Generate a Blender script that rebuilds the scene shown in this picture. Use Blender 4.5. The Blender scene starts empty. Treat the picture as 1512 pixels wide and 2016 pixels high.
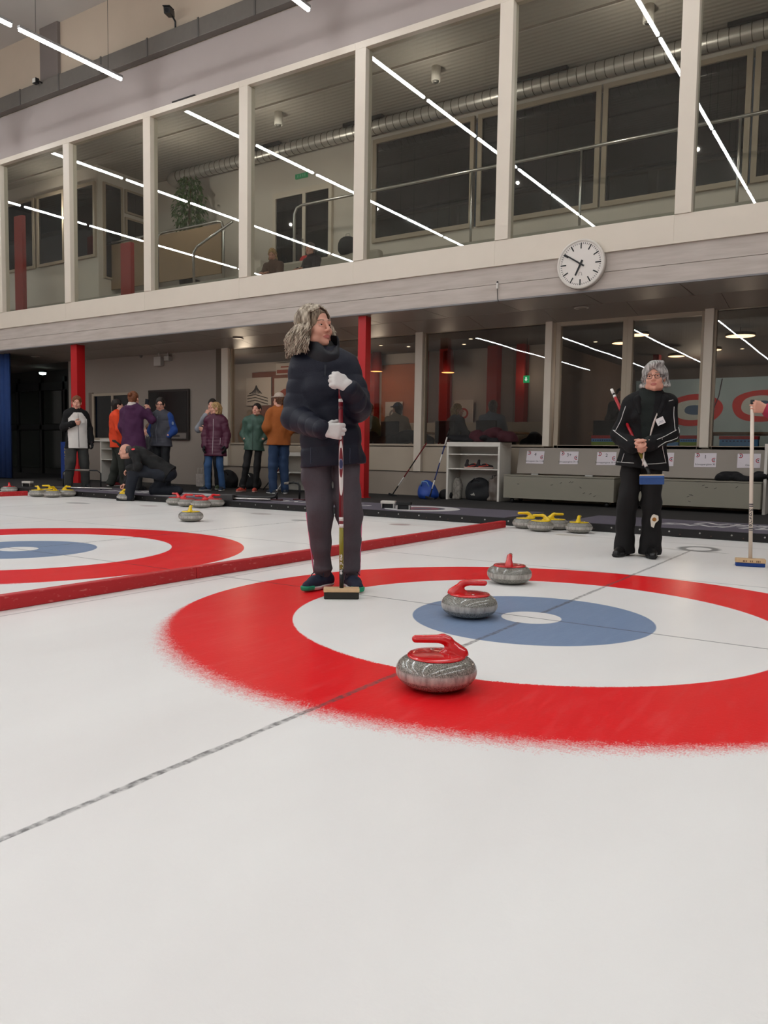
import bpy, bmesh, math, random
import numpy as np
from mathutils import Vector, Matrix
random.seed(7); rng = np.random.default_rng(7)
C = bpy.context.scene.collection
PI = math.pi

# ------------------------------------------------------------------ materials
def lin(c):
    return tuple((v/12.92 if v <= .04045 else ((v+.055)/1.055)**2.4) for v in (c[0]/255, c[1]/255, c[2]/255)) + (1,)
MATS = {}
def nodes_of(name):
    m = bpy.data.materials.new(name); m.use_nodes = True
    nt = m.node_tree
    return m, nt, nt.nodes['Principled BSDF']
def mat(name, col, rough=.6, metal=0., spec=.4, noise=0., nscale=20., bump=0., bscale=80., stretch=(1, 1, 1), coat=0., sheen=0.):
    """plain procedural surface: base colour broken up by noise, optional bump"""
    if name in MATS: return MATS[name]
    m, nt, b = nodes_of(name)
    b.inputs['Roughness'].default_value = rough; b.inputs['Metallic'].default_value = metal
    b.inputs['Specular IOR Level'].default_value = spec; b.inputs['Coat Weight'].default_value = coat
    if sheen: b.inputs['Sheen Weight'].default_value = sheen
    tc = nt.nodes.new('ShaderNodeTexCoord'); mp = nt.nodes.new('ShaderNodeMapping')
    mp.inputs['Scale'].default_value = stretch
    nt.links.new(tc.outputs['Object'], mp.inputs['Vector'])
    n = nt.nodes.new('ShaderNodeTexNoise'); n.inputs['Scale'].default_value = nscale; n.inputs['Detail'].default_value = 4
    nt.links.new(mp.outputs['Vector'], n.inputs['Vector'])
    mx = nt.nodes.new('ShaderNodeMix'); mx.data_type = 'RGBA'
    l = lin(col); a = noise
    mx.inputs[6].default_value = tuple(max(0, v*(1-a)) for v in l[:3])+(1,)
    mx.inputs[7].default_value = tuple(min(1, v*(1+a)) for v in l[:3])+(1,)
    nt.links.new(n.outputs['Fac'], mx.inputs[0]); nt.links.new(mx.outputs[2], b.inputs['Base Color'])
    if bump:
        n2 = nt.nodes.new('ShaderNodeTexNoise'); n2.inputs['Scale'].default_value = bscale; n2.inputs['Detail'].default_value = 3
        nt.links.new(mp.outputs['Vector'], n2.inputs['Vector'])
        bp = nt.nodes.new('ShaderNodeBump'); bp.inputs['Strength'].default_value = bump; bp.inputs['Distance'].default_value = .01
        nt.links.new(n2.outputs['Fac'], bp.inputs['Height']); nt.links.new(bp.outputs['Normal'], b.inputs['Normal'])
    MATS[name] = m
    return m
def emit(name, col, s):
    if name in MATS: return MATS[name]
    m, nt, b = nodes_of(name)
    b.inputs['Base Color'].default_value = lin(col); b.inputs['Emission Color'].default_value = lin(col)
    b.inputs['Emission Strength'].default_value = s
    MATS[name] = m
    return m
def glass(name, tint=(.86, .9, .88), refl=1.0, ior=1.5, wave=0.):
    if name in MATS: return MATS[name]
    m = bpy.data.materials.new(name); m.use_nodes = True; nt = m.node_tree; nt.nodes.clear()
    o = nt.nodes.new('ShaderNodeOutputMaterial'); mx = nt.nodes.new('ShaderNodeMixShader')
    t = nt.nodes.new('ShaderNodeBsdfTransparent'); t.inputs['Color'].default_value = tint+(1,)
    g = nt.nodes.new('ShaderNodeBsdfGlossy'); g.inputs['Roughness'].default_value = 0.0
    f = nt.nodes.new('ShaderNodeFresnel')
    gg = nt.nodes.new('ShaderNodeNewGeometry'); io = nt.nodes.new('ShaderNodeMapRange'); io.inputs['To Min'].default_value = ior; io.inputs['To Max'].default_value = 1/ior
    nt.links.new(gg.outputs['Backfacing'], io.inputs['Value']); nt.links.new(io.outputs[0], f.inputs['IOR'])     # same reflectance from both sides of the pane
    if wave:                                    # float glass is never quite flat
        wn = nt.nodes.new('ShaderNodeTexNoise'); wn.inputs['Scale'].default_value = 1.3; wn.inputs['Detail'].default_value = 1; bp = nt.nodes.new('ShaderNodeBump'); bp.inputs['Distance'].default_value = wave; bp.inputs['Strength'].default_value = 1
        nt.links.new(gg.outputs['Position'], wn.inputs['Vector']); nt.links.new(wn.outputs['Fac'], bp.inputs['Height']); nt.links.new(bp.outputs['Normal'], g.inputs['Normal'])
    mm = nt.nodes.new('ShaderNodeMath'); mm.operation = 'MULTIPLY'; mm.inputs[1].default_value = refl
    nt.links.new(f.outputs[0], mm.inputs[0]); nt.links.new(mm.outputs[0], mx.inputs[0])
    nt.links.new(t.outputs[0], mx.inputs[1]); nt.links.new(g.outputs[0], mx.inputs[2]); nt.links.new(mx.outputs[0], o.inputs[0])
    MATS[name] = m
    return m

# ------------------------------------------------------------------ mesh helpers
def obj(name, bm, m, parent=None, smooth=False, bevel=0.):
    """link a bmesh (or mesh data) as ONE mesh object"""
    if isinstance(bm, bmesh.types.BMesh):
        bmesh.ops.recalc_face_normals(bm, faces=bm.faces)
        me = bpy.data.meshes.new(name); bm.to_mesh(me); bm.free()
    else: me = bm
    o = bpy.data.objects.new(name, me); C.objects.link(o)
    for k in (m if isinstance(m, (list, tuple)) else [m]): me.materials.append(k)
    if smooth: me.polygons.foreach_set('use_smooth', [True]*len(me.polygons))
    if bevel:
        b = o.modifiers.new('bevel', 'BEVEL'); b.width = bevel; b.segments = 2; b.limit_method = 'ANGLE'
    if parent is not None: o.parent = parent
    return o
def tag(o, label=None, cat=None, group=None, kind=None):
    if label: o['label'] = label
    if cat: o['category'] = cat
    if group: o['group'] = group
    if kind: o['kind'] = kind
    return o
def thing(name, label, cat, loc=(0, 0, 0), rz=0, group=None, scale=1):
    o = bpy.data.objects.new(name, None); C.objects.link(o); o.empty_display_size = .1
    o.location = loc; o.rotation_euler = (0, 0, rz); o.scale = (scale,)*3
    return tag(o, label, cat, group)
def dup(root, loc, rz=None, label=None, group=None):
    r = root.copy(); C.objects.link(r); r.location = loc
    if rz is not None: r.rotation_euler = (0, 0, rz)
    if label: r['label'] = label
    if group: r['group'] = group
    for ch in root.children:
        c = ch.copy(); C.objects.link(c); c.parent = r
        for g in ch.children:
            d = g.copy(); C.objects.link(d); d.parent = c
    return r
def BM(): return bmesh.new()
def box(bm, x0, x1, y0, y1, z0, z1, M=None, mi=0):
    vs = [bm.verts.new((M @ Vector(p)) if M else p) for p in
          [(x0, y0, z0), (x1, y0, z0), (x1, y1, z0), (x0, y1, z0), (x0, y0, z1), (x1, y0, z1), (x1, y1, z1), (x0, y1, z1)]]
    for f in [(0, 3, 2, 1), (4, 5, 6, 7), (0, 1, 5, 4), (1, 2, 6, 5), (2, 3, 7, 6), (3, 0, 4, 7)]:
        bm.faces.new([vs[i] for i in f]).material_index = mi
    return bm
def bx(*a, **k): return box(BM(), *a, **k)
def tube(bm, pts, r, n=8, mi=0, cap=True):
    """sweep a circle of radius r (number or list) along pts"""
    pts = [Vector(p) for p in pts]; rings = []
    rs = r if isinstance(r, (list, tuple)) else [r]*len(pts)
    up = None
    for i, p in enumerate(pts):
        t = (pts[min(i+1, len(pts)-1)]-pts[max(i-1, 0)]).normalized()
        if up is None:
            up = Vector((0, 0, 1)) if abs(t.z) < .9 else Vector((1, 0, 0))
        a = t.cross(up).normalized(); up = a.cross(t).normalized()
        rings.append([bm.verts.new(p+(a*math.cos(2*PI*k/n)+up*math.sin(2*PI*k/n))*rs[i]) for k in range(n)])
    for i in range(len(rings)-1):
        for k in range(n):
            f = bm.faces.new((rings[i][k], rings[i][(k+1) % n], rings[i+1][(k+1) % n], rings[i+1][k])); f.material_index = mi; f.smooth = True
    if cap:
        for q in (rings[0][::-1], rings[-1]): bm.faces.new(q).material_index = mi
    return bm
def lathe(bm, prof, n=32, c=(0, 0, 0), mi=0, close=False):
    rings = []
    for r, z in prof:
        if r < 1e-6: rings.append([bm.verts.new((c[0], c[1], c[2]+z))])
        else: rings.append([bm.verts.new((c[0]+r*math.cos(2*PI*k/n), c[1]+r*math.sin(2*PI*k/n), c[2]+z)) for k in range(n)])
    for A, B in zip(rings[:-1], rings[1:]):
        for k in range(n):
            q = [A[k % len(A)], A[(k+1) % len(A)], B[(k+1) % len(B)], B[k % len(B)]]
            u = []
            for v in q:
                if v not in u: u.append(v)
            if len(u) > 2:
                f = bm.faces.new(u); f.material_index = mi; f.smooth = True
    return bm
def prism(bm, pts, h, M=None, mi=0):
    """outline pts (2D, x,y) extruded by h along z"""
    a = [bm.verts.new((M @ Vector((x, y, 0))) if M else (x, y, 0)) for x, y in pts]
    b = [bm.verts.new((M @ Vector((x, y, h))) if M else (x, y, h)) for x, y in pts]
    bm.faces.new(a[::-1]).material_index = mi; bm.faces.new(b).material_index = mi
    n = len(pts)
    for i in range(n): bm.faces.new((a[i], a[(i+1) % n], b[(i+1) % n], b[i])).material_index = mi
    return bm
def disc(bm, c, r, n=24, axis='z', h=.002, M=None, mi=0):
    pts = [(r*math.cos(2*PI*k/n), r*math.sin(2*PI*k/n)) for k in range(n)]
    R = {'z': Matrix.Identity(4), 'y': Matrix.Rotation(PI/2, 4, 'X'), 'x': Matrix.Rotation(PI/2, 4, 'Y')}[axis]
    T = Matrix.Translation(c) @ R
    return prism(bm, pts, h, (M @ T) if M else T, mi)
def ring(bm, c, r0, r1, n=40, h=.002, M=None, a0=0, a1=2*PI, mi=0):
    """flat annulus in local xy"""
    T = Matrix.Translation(c); T = (M @ T) if M else T
    full = abs(a1-a0-2*PI) < 1e-6; rows = []
    for k in range(n if full else n+1):
        a = a0+(a1-a0)*k/n
        rows.append([bm.verts.new(T @ Vector((r*math.cos(a), r*math.sin(a), z))) for r, z in ((r0, 0), (r1, 0), (r1, h), (r0, h))])
    for k in range(n):
        A, B = rows[k], rows[(k+1) % len(rows)]
        for i in range(4): bm.faces.new((A[i], A[(i+1) % 4], B[(i+1) % 4], B[i])).material_index = mi
    return bm
def text_mesh(s, size, ext=.001, sx=1., shear=0., bold=0.):
    cu = bpy.data.curves.new('txt', 'FONT'); cu.body = s; cu.size = size; cu.extrude = ext; cu.shear = shear; cu.offset = bold
    cu.align_x = 'CENTER'; cu.align_y = 'CENTER'
    o = bpy.data.objects.new('txt', cu); C.objects.link(o)
    dg = bpy.context.evaluated_depsgraph_get()
    me = bpy.data.meshes.new_from_object(o.evaluated_get(dg))
    bpy.data.objects.remove(o); bpy.data.curves.remove(cu)
    if sx != 1.:
        for v in me.vertices: v.co.x *= sx
    return me
def lettering(s, size, m, parent, M, ext=.001, sx=1., shear=0., bold=0., name='lettering'):
    me = text_mesh(s, size, ext, sx, shear, bold); me.transform(M)
    return obj(name, me, m, parent)
FACE_Y = Matrix.Rotation(PI/2, 4, 'X')     # text readable by someone looking along +Y
def T(*v): return Matrix.Translation(v)
def frame(p, x, y):
    """matrix with local x,y axes given, at p"""
    x = Vector(x).normalized(); y = Vector(y); z = x.cross(y).normalized(); y = z.cross(x)
    return Matrix(((x.x, y.x, z.x, p[0]), (x.y, y.y, z.y, p[1]), (x.z, y.z, z.z, p[2]), (0, 0, 0, 1)))

# ------------------------------------------------------------------ organic shapes: blended fields -> one continuous mesh
V = lambda *a: np.array(a, float)
def unit(v): v = np.asarray(v, float); return v/np.linalg.norm(v)
class Field:
    def __init__(s): s.p = []; s.cuts = []; s.disp = None
    def cone(s, a, b, ra, rb, k=.02, f=1., fd=(0, 1, 0), quilt=None, sub=False, ph=0.):
        s.p.append(('c', V(*a), V(*b), ra, rb, k, f, unit(fd), quilt, sub, ph)); return s
    def ell(s, c, r, R=None, k=.02, sub=False):
        s.p.append(('e', V(*c), V(*r), np.eye(3) if R is None else R, k, sub)); return s
    def cut(s, n, o): s.cuts.append((unit(n), o)); return s      # keeps dot(p,n) <= o
    @staticmethod
    def prim(q, X):
        if q[0] == 'c':
            _, a, b, ra, rb, k, f, fd, quilt, sub, ph = q
            ba = b-a; L2 = max(ba@ba, 1e-9)
            w = X-a; t = np.clip((w@ba)/L2, 0, 1)
            w = w-t[..., None]*ba
            if f != 1.: w = w+fd*((w@fd)*(1/f-1))[..., None]
            d = (np.sqrt((w*w).sum(-1))-(ra+(rb-ra)*t))
            if f != 1.: d = d*(min(1, f)*.5+.5)
            if quilt: d = d-quilt[1]*(np.abs(np.sin(PI*(t*math.sqrt(L2)+ph)/quilt[0]))**.6-.6)
            return d, k, sub
        _, c, r, R, k, sub = q
        w = (X-c)@R
        k0 = np.sqrt(((w/r)**2).sum(-1)); k1 = np.sqrt(((w/(r*r))**2).sum(-1))+1e-9
        return k0*(k0-1)/k1, k, sub
    def bounds(s):
        lo = V(9, 9, 9); hi = -lo
        for q in s.p:
            if q[-2 if q[0] == 'c' else -1]: continue
            if q[0] == 'c':
                r = max(q[3], q[4])*max(1, q[6]); a = np.minimum(q[1], q[2])-r; b = np.maximum(q[1], q[2])+r
            else: r = q[2].max(); a = q[1]-r; b = q[1]+r
            lo = np.minimum(lo, a); hi = np.maximum(hi, b)
        return lo, hi
    def fin(s, F, X):
        if s.disp is not None: F = F+s.disp(X)
        for n, o in s.cuts: F = np.maximum(F, X@n-o)
        return F
    def at(s, X):
        X = np.atleast_2d(np.asarray(X, float)); F = np.full(len(X), .5)
        for q in s.p:
            d, k, sub = s.prim(q, X); F = comb(F, d, k, sub)
        return s.fin(F, X)
    def hit(s, p, d, tmax=1.):
        """first surface point along d (outside in)"""
        p = np.array(p, float); d = unit(d); t = 0
        for i in range(200):
            v = s.at(p+d*t)[0]
            if v < 5e-4: break
            t += max(v*.7, 5e-4)
            if t > tmax: return None
        return p+d*t
    def mesh(s, h):
        lo, hi = s.bounds(); lo = lo-3*h-.012; hi = hi+3*h+.012
        n = np.ceil((hi-lo)/h).astype(int)+1
        ax = [lo[i]+h*np.arange(n[i]) for i in range(3)]
        F = np.full(n, .5, np.float32)
        for q in s.p:
            if q[0] == 'c':
                r = max(q[3], q[4])*max(1, q[6])+q[5]+.03; a = np.minimum(q[1], q[2])-r; b = np.maximum(q[1], q[2])+r
            else: r = q[2].max()+q[4]+.03; a = q[1]-r; b = q[1]+r
            i0 = np.clip(np.floor((a-lo)/h).astype(int), 0, n); i1 = np.clip(np.ceil((b-lo)/h).astype(int)+1, 0, n)
            if (i1 <= i0).any(): continue
            sl = tuple(slice(i0[i], i1[i]) for i in range(3))
            X = np.stack(np.meshgrid(*[ax[i][sl[i]] for i in range(3)], indexing='ij'), -1)
            d, k, sub = s.prim(q, X)
            F[sl] = comb(F[sl], d, k, sub)
        near = np.abs(F) < .05+2*h
        idx = np.argwhere(near); X = lo+h*idx
        F[near] = s.fin(F[near].astype(float), X)
        if s.cuts:
            deep = F < -.05
            idx = np.argwhere(deep)
            if len(idx): F[deep] = s.fin(F[deep].astype(float), lo+h*idx)
        return nets(F, lo, h)
def comb(F, d, k, sub):
    if sub:
        d = -d; hh = np.clip(.5-.5*(F-d)/k, 0, 1); return F*(1-hh)+d*hh+k*hh*(1-hh)
    hh = np.clip(.5+.5*(F-d)/k, 0, 1); return F*(1-hh)+d*hh-k*hh*(1-hh)
def nets(F, lo, h):
    S = F < 0; n = np.array(F.shape)
    cnt = np.zeros(n-1, np.int8)
    offs = [(i, j, k) for i in (0, 1) for j in (0, 1) for k in (0, 1)]
    for o in offs: cnt += S[o[0]:n[0]-1+o[0], o[1]:n[1]-1+o[1], o[2]:n[2]-1+o[2]]
    act = np.argwhere((cnt > 0) & (cnt < 8))
    ids = -np.ones(n-1, np.int64); ids[act[:, 0], act[:, 1], act[:, 2]] = np.arange(len(act))
    pos = np.zeros((len(act), 3)); num = np.zeros(len(act))
    for a in offs:
        for ax in range(3):
            if a[ax]: continue
            b = list(a); b[ax] = 1
            f0 = F[act[:, 0]+a[0], act[:, 1]+a[1], act[:, 2]+a[2]]; f1 = F[act[:, 0]+b[0], act[:, 1]+b[1], act[:, 2]+b[2]]
            c = (f0 < 0) != (f1 < 0)
            t = np.where(c, f0/np.where(c, f0-f1, 1), 0)
            e = np.array(a, float)+np.zeros((len(act), 3)); e[:, ax] = t
            pos += e*c[:, None]; num += c
    P = lo+h*(act+pos/num[:, None])
    quads = []
    for ax in range(3):
        u, v = (ax+1) % 3, (ax+2) % 3
        s0 = [slice(None)]*3; s1 = [slice(None)]*3; s0[ax] = slice(0, -1); s1[ax] = slice(1, None)
        A = S[tuple(s0)]; B = S[tuple(s1)]
        for flip, e in ((False, np.argwhere(A & ~B)), (True, np.argwhere(~A & B))):
            e = e[(e[:, u] > 0) & (e[:, v] > 0) & (e[:, u] < n[u]-1) & (e[:, v] < n[v]-1)]
            if not len(e): continue
            q = []
            for du, dv in ((-1, -1), (0, -1), (0, 0), (-1, 0)):
                c = e.copy(); c[:, u] += du; c[:, v] += dv
                q.append(ids[c[:, 0], c[:, 1], c[:, 2]])
            q = np.stack(q, 1)
            quads.append(q[:, ::-1] if flip else q)
    return P, np.concatenate(quads)
def np_mesh(name, P, Q, mi=None):
    me = bpy.data.meshes.new(name)
    me.vertices.add(len(P)); me.vertices.foreach_set('co', P.astype(np.float32).ravel())
    me.loops.add(Q.size); me.loops.foreach_set('vertex_index', Q.astype(np.int32).ravel())
    me.polygons.add(len(Q)); me.polygons.foreach_set('loop_start', np.arange(0, Q.size, 4, dtype=np.int32))
    me.polygons.foreach_set('use_smooth', np.ones(len(Q), bool))
    if mi is not None: me.polygons.foreach_set('material_index', mi.astype(np.int32))
    me.update(calc_edges=True); me.validate()
    return me
def fobj(name, F, h, m, parent, region=None):
    P, Q = F.mesh(h)
    mi = None
    if region is not None: mi = region(P[Q].mean(1))
    return obj(name, np_mesh(name, P, Q, mi), m, parent)
def wob(amp, fr, seed=0, st=(1, 1, 1)):
    """cheap smooth 3D waviness for cloth and hair"""
    g = np.random.default_rng(seed); K = g.normal(size=(7, 3)); K /= np.linalg.norm(K, axis=1)[:, None]
    K = K*np.array(st)*fr*g.uniform(.6, 1.7, (7, 1)); ph = g.uniform(0, 6.28, 7)
    def f(X):
        s = 0
        for k, p in zip(K, ph): s = s+np.sin(X@k+p)
        return amp*s/2.6
    return f
def ridge(amp, fr, seed=0, st=(1, 1, 1)):
    w = wob(1, fr, seed, st)
    return lambda X: amp*(np.abs(w(X))-.5)
def rotm(yaw=0, pitch=0, roll=0):
    """head turn: yaw to the person's left (+), pitch up (+), roll; local axes x right, y forward, z up"""
    cy, sy = math.cos(yaw), math.sin(yaw); cp, sp = math.cos(pitch), math.sin(pitch); cr, sr = math.cos(roll), math.sin(roll)
    Z = np.array([[cy, -sy, 0], [sy, cy, 0], [0, 0, 1]]); X = np.array([[1, 0, 0], [0, cp, -sp], [0, sp, cp]]); Y = np.array([[cr, 0, sr], [0, 1, 0], [-sr, 0, cr]])
    return Z@X@Y
# ------------------------------------------------------------------ people
SKIN = [mat('skin', (205, 150, 128), .5, noise=.06, nscale=30), mat('lips', (178, 104, 94), .45), None]
JD = dict(P=(0, 0, .93), N=(0, -.015, 1.42), C=(0, .025, 1.585), sR=(.155, -.015, 1.365), sL=(-.155, -.015, 1.365),
          eR=(.215, -.03, 1.09), eL=(-.215, -.03, 1.09), wR=(.225, .06, .86), wL=(-.225, .06, .86),
          hR=(.085, 0, .90), hL=(-.085, 0, .90), kR=(.095, .025, .49), kL=(-.095, .025, .49), aR=(.10, -.03, .085), aL=(-.10, -.03, .085),
          tR=(.2, 1, 0), tL=(-.2, 1, 0), f=(0, 1, 0))
def add_head(F, c, R, k=1.):
    L = lambda *p: c+R@(V(*p)*k)
    E = lambda p, r, kk=.012, sub=False: F.ell(L(*p), V(*r)*k, R, kk, sub)
    K = lambda a, b, ra, rb, kk=.012: F.cone(L(*a), L(*b), ra*k, rb*k, kk)
    E((0, -.018, .028), (.073, .094, .088)); E((0, .024, -.045), (.056, .062, .074), .03); E((0, .066, -.098), (.021, .02, .017), .025)
    for s in (-1, 1):
        E((s*.036, .056, -.034), (.026, .028, .026), .02); E((s*.076, -.006, -.012), (.009, .019, .031), .006)
        K((s*.045, -.01, -.085), (s*.05, .03, -.08), .018, .02, .03)
    K((-.036, .076, .021), (.036, .076, .021), .011, .011, .016)
    for s in (-1, 1):
        E((s*.031, .094, .001), (.018, .015, .010), .009, True)
        K((s*.017, .079, .004), (s*.031, .0815, .0095), .0032, .0042, .005); K((s*.031, .0815, .0095), (s*.046, .073, .004), .0042, .0032, .005)
        K((s*.018, .078, -.005), (s*.031, .0795, -.0088), .003, .0036, .005); K((s*.031, .0795, -.0088), (s*.045, .073, -.004), .0036, .003, .005)
    K((0, .084, .012), (0, .105, -.028), .007, .0105, .01)
    for s in (-1, 1): E((s*.011, .094, -.034), (.0085, .010, .008), .007)
    E((0, .0845, -.0615), (.023, .009, .0052), .006); E((0, .0835, -.0715), (.019, .010, .0062), .006)
    E((0, .096, -.0665), (.022, .008, .0016), .003, True)
def head_region(c, R, k=1., brow=True):
    def f(X):
        p = ((X-c)@R)/k; x, y, z = np.abs(p[:, 0]), p[:, 1], p[:, 2]
        m = np.zeros(len(X), int)
        m[(y > .07) & (x < .024-abs(.0)) & (z < -.0555) & (z > -.0785) & ((x/.024)**2+((z+.0665)/.0105)**2 < 1)] = 1
        if brow: m[(y > .06) & (x > .014) & (x < .05) & (np.abs(z-(.0255-.10*(x-.03)**2/.02-.0)) < .0028)] = 2
        return m
    return f
def add_hand(F, w, d, n, s, curl=(.35, .4, .3), thumb=(.8, .4), e=0., k=1., fan=.06, wr=.035):
    w = V(*w); d, n, s = unit(d), unit(n), unit(s)
    n = unit(n-d*(n@d)); s = unit(s-d*(s@d)-n*(s@n))
    F.cone(w-d*wr*k, w+d*.005*k, .027*k+e, .026*k+e, .02)
    fb = (.088, .092, .088, .079); fo = (.033, .011, -.011, -.032); fl = (.070, .078, .072, .057)
    for i in range(4):
        B = w+(d*fb[i]+s*fo[i])*k
        F.cone(w+(d*.012+s*fo[i]*.55)*k, B, .0155*k+e, .0115*k+e, .016)
        a = 0; p = B; r = (.0100, .0092, .0084, .0074)
        for j, fr in enumerate((.46, .30, .24)):
            a += curl[j]*(1+.06*i)
            q = p+unit(math.cos(a)*d+math.sin(a)*n+s*fan*(1.5-i)*(1 if j == 0 else 0))*fl[i]*fr*k
            F.cone(p, q, r[j]*k+e, r[j+1]*k+e, .004); p = q
    o, tn = thumb
    p = w+(d*.018+s*.022+n*.006)*k
    for (v, L, ra, rb) in ((d*.55+s*o+n*tn*.6, .046, .0145, .0118), (d*.8+s*o*.35+n*tn, .034, .0115, .0102), (d*.8+s*o*.0+n*tn*1.3, .026, .010, .0084)):
        q = p+unit(v)*L*k; F.cone(p, q, ra*k+e, rb*k+e, .007); p = q
def add_arm(F, S, E, W, r, k=.03, quilt=None):
    F.cone(S, E, r[0], r[1], k, quilt=quilt); F.cone(E, W, r[1], r[2], k, quilt=quilt)
def eyes(o, c, R, k, gaze=(0, 1, 0), m=None, col=(80, 60, 45)):
    w = mat('eye_white', (205, 195, 188), .25); ir = mat('iris_%d_%d_%d' % col, tuple(int(v*.55) for v in col), .2); pu = mat('pupil', (10, 8, 8), .2)
    for s in (-1, 1):
        ctr = c+R@(V(s*.031, .0685, 0)*k); g = unit(R@unit(V(*gaze)))
        bm = BM(); bmesh.ops.create_uvsphere(bm, u_segments=20, v_segments=14, radius=.0122*k)
        for f in bm.faces:
            a = f.calc_center_median().normalized().dot(Vector(g)); f.material_index = 2 if a > .955 else 1 if a > .86 else 0; f.smooth = True
        bmesh.ops.translate(bm, verts=bm.verts, vec=Vector(ctr))
        obj('eye', bm, [w, ir, pu], o)
def person(name, label, loc, rz, J=None, k=1., hk=1., group=None, vox=.008, hvox=None, head=(0, 0, 0), skin=SKIN, brow=(70, 50, 38),
           hair=None, hairc=None, jacket=None, pants=None, shoes=None, hands=None, girth=1., gaze=(0, 1, 0), eye=True, legs=True, extra=None, bodyarm=True):
    j = dict(JD); j.update(J or {}); j = {a: V(*b) for a, b in j.items()}
    o = thing(name, label, 'person', loc, rz, group, k)
    R = rotm(*head); c = j['C']; hv = hvox or vox
    u = unit(j['N']-j['P']); f = unit(j['f']-u*(j['f']@u)); P, N = j['P'], j['N']
    tp = lambda t: P+(N-P)*t
    # --- body: one continuous skin surface from head to ankles
    B = Field()
    add_head(B, c, R, hk)
    B.cone(c+R@V(0, -.022, -.075)*hk, N-u*.02, .050*hk, .058, .025)
    B.cone(tp(.05), tp(.45), .115*girth, .10*girth, .03, .75, f); B.cone(tp(.45), tp(.86), .10*girth, .115*girth, .03, .7, f)
    B.cone(j['sR']*.9+j['sL']*.1, j['sL']*.9+j['sR']*.1, .05, .05, .04)
    for q in 'RL':
        add_arm(B, j['s'+q], j['e'+q], j['w'+q], (.042, .036, .025), .02)
        hd = (hands or {}).get(q)
        if hd is None: hd = dict(d=unit(j['w'+q]-j['e'+q])+V(0, .15, 0), n=V(-1 if q == 'R' else 1, 0, 0), s=V(0, 1, .2))
        if not hd.get('skip'): add_hand(B, j['w'+q], hd['d'], hd['n'], hd['s'], hd.get('curl', (.35, .4, .3)), hd.get('thumb', (.8, .4)), hd.get('e', 0.), fan=hd.get('fan', .06), wr=hd.get('wr', .035))
        B.cone(j['h'+q], j['k'+q], .07, .045, .03); B.cone(j['k'+q], j['a'+q], .045, .035, .02)
    sk = [skin[0], skin[1], mat('brow_%d_%d_%d' % brow, brow, .8)]
    fobj('body', B, hv, sk, o, head_region(c, R, hk))
    if eye: eyes(o, c, R, hk, gaze)
    # --- trousers
    if pants:
        F = Field(); r = pants.get('r', (.098, .072, .06)); e = pants.get('e', 0.)
        F.ell(P+u*(-.02), (.148*girth+e, .11*girth+e, .12), k=.02)
        for q in 'RL':
            h, kn, a = j['h'+q], j['k'+q], j['a'+q]; t = unit(a-kn)
            F.cone(h, kn, r[0]*girth*(.86 if jacket else .97)+e, r[1]+e, .022); F.cone(kn, a+t*pants.get('len', .02), r[1]+e, r[2]+e, .03)
            if pants.get('flare'): F.cone(kn*.3+a*.7, a+t*.03, r[2], pants['flare'], .03)
            if not pants.get('flare'): F.ell(a-t*.03, (.052+e, .056+e, .02), k=.02)
        w1 = wob(pants.get('fold', .006), 26, 3, (1, 1, 1.6)); F.disp = w1
        if u[2] > .9: F.cut(u, u@(P-u*.015))
        if pants.get('floor') is not None: F.cut((0, 0, -1), -pants['floor'])
        o['_'] = 0; del o['_']
        fobj('trousers', F, vox, pants['m'], o)
    # --- shoes
    if shoes:
        for q in 'RL':
            a = j['a'+q]; t = unit(j['t'+q]); up = unit(j.get('u'+q, V(0, 0, 1))); up = unit(up-t*(up@t)); g = a-up*.085
            S = Field(); z = lambda y, h: g+t*y+up*h
            S.cone(z(-.045, .038), z(.10, .042), .038, .040, .02); S.cone(z(.10, .040), z(.175, .030), .040, .030, .02); S.cone(z(-.03, .05), a+up*.015, .040, .041, .03)
            S.cut(-up, -(up@g)-.012)
            so = fobj('shoe', S, min(vox, .006), shoes['m'], o)
            L = Field(); L.cone(z(-.047, .03), z(.10, .03), .042, .046, .02); L.cone(z(.10, .03), z(.178, .028), .046, .036, .02)
            L.cut(-up, -(up@g)); L.cut(up, up@g+.024)
            fobj('sole', L, min(vox, .006), shoes.get('sole', shoes['m']), so)
            if shoes.get('toe'):
                K = Field(); K.cone(z(.145, .022), z(.183, .024), .043, .036, .01); K.cut(-up, -(up@g)-.005); K.cut(up, up@g+.032); K.cut(-t, -(t@z(.15, 0)))
                fobj('toe_cap', K, .004, shoes['toe'], so)
            if shoes.get('lace'):
                bm = BM(); sd = unit(np.cross(t, up))
                for y in (.035, .06, .085): tube(bm, [z(y, .078-.12*(y-.03))-sd*.028, z(y+.008, .086-.14*(y-.03)), z(y, .078-.12*(y-.03))+sd*.028], .0035, 6)
                tube(bm, [z(.03, .085), z(.05, .10)+sd*.03, z(.06, .085)+sd*.045, z(.075, .06)+sd*.05], .003, 6); tube(bm, [z(.03, .085), z(.05, .10)-sd*.03, z(.065, .08)-sd*.045], .003, 6)
                obj('laces', bm, shoes['lace'], so)
    # --- jacket
    JF = None
    if jacket:
        F = JF = Field(); e = jacket.get('e', .02); qb = jacket.get('quilt'); r = jacket.get('arm', (.062, .055, .045)); hem = jacket.get('hem', -.10); hw = jacket.get('hipw', .172)
        lo = P+u*hem
        F.cone(lo, tp(.38), (hw+e)*girth, (.143+e)*girth, .04, .74, f, qb); F.cone(tp(.38), tp(.80), (.143+e)*girth, (.148+e)*girth, .04, .72, f, qb, ph=.03)
        if jacket.get('bust'):
            for s in (-1, 1): F.ell(tp(.60)+f*.085+unit(j['sR']-j['sL'])*.07*s, (.065, .05, .06), k=.05)
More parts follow.
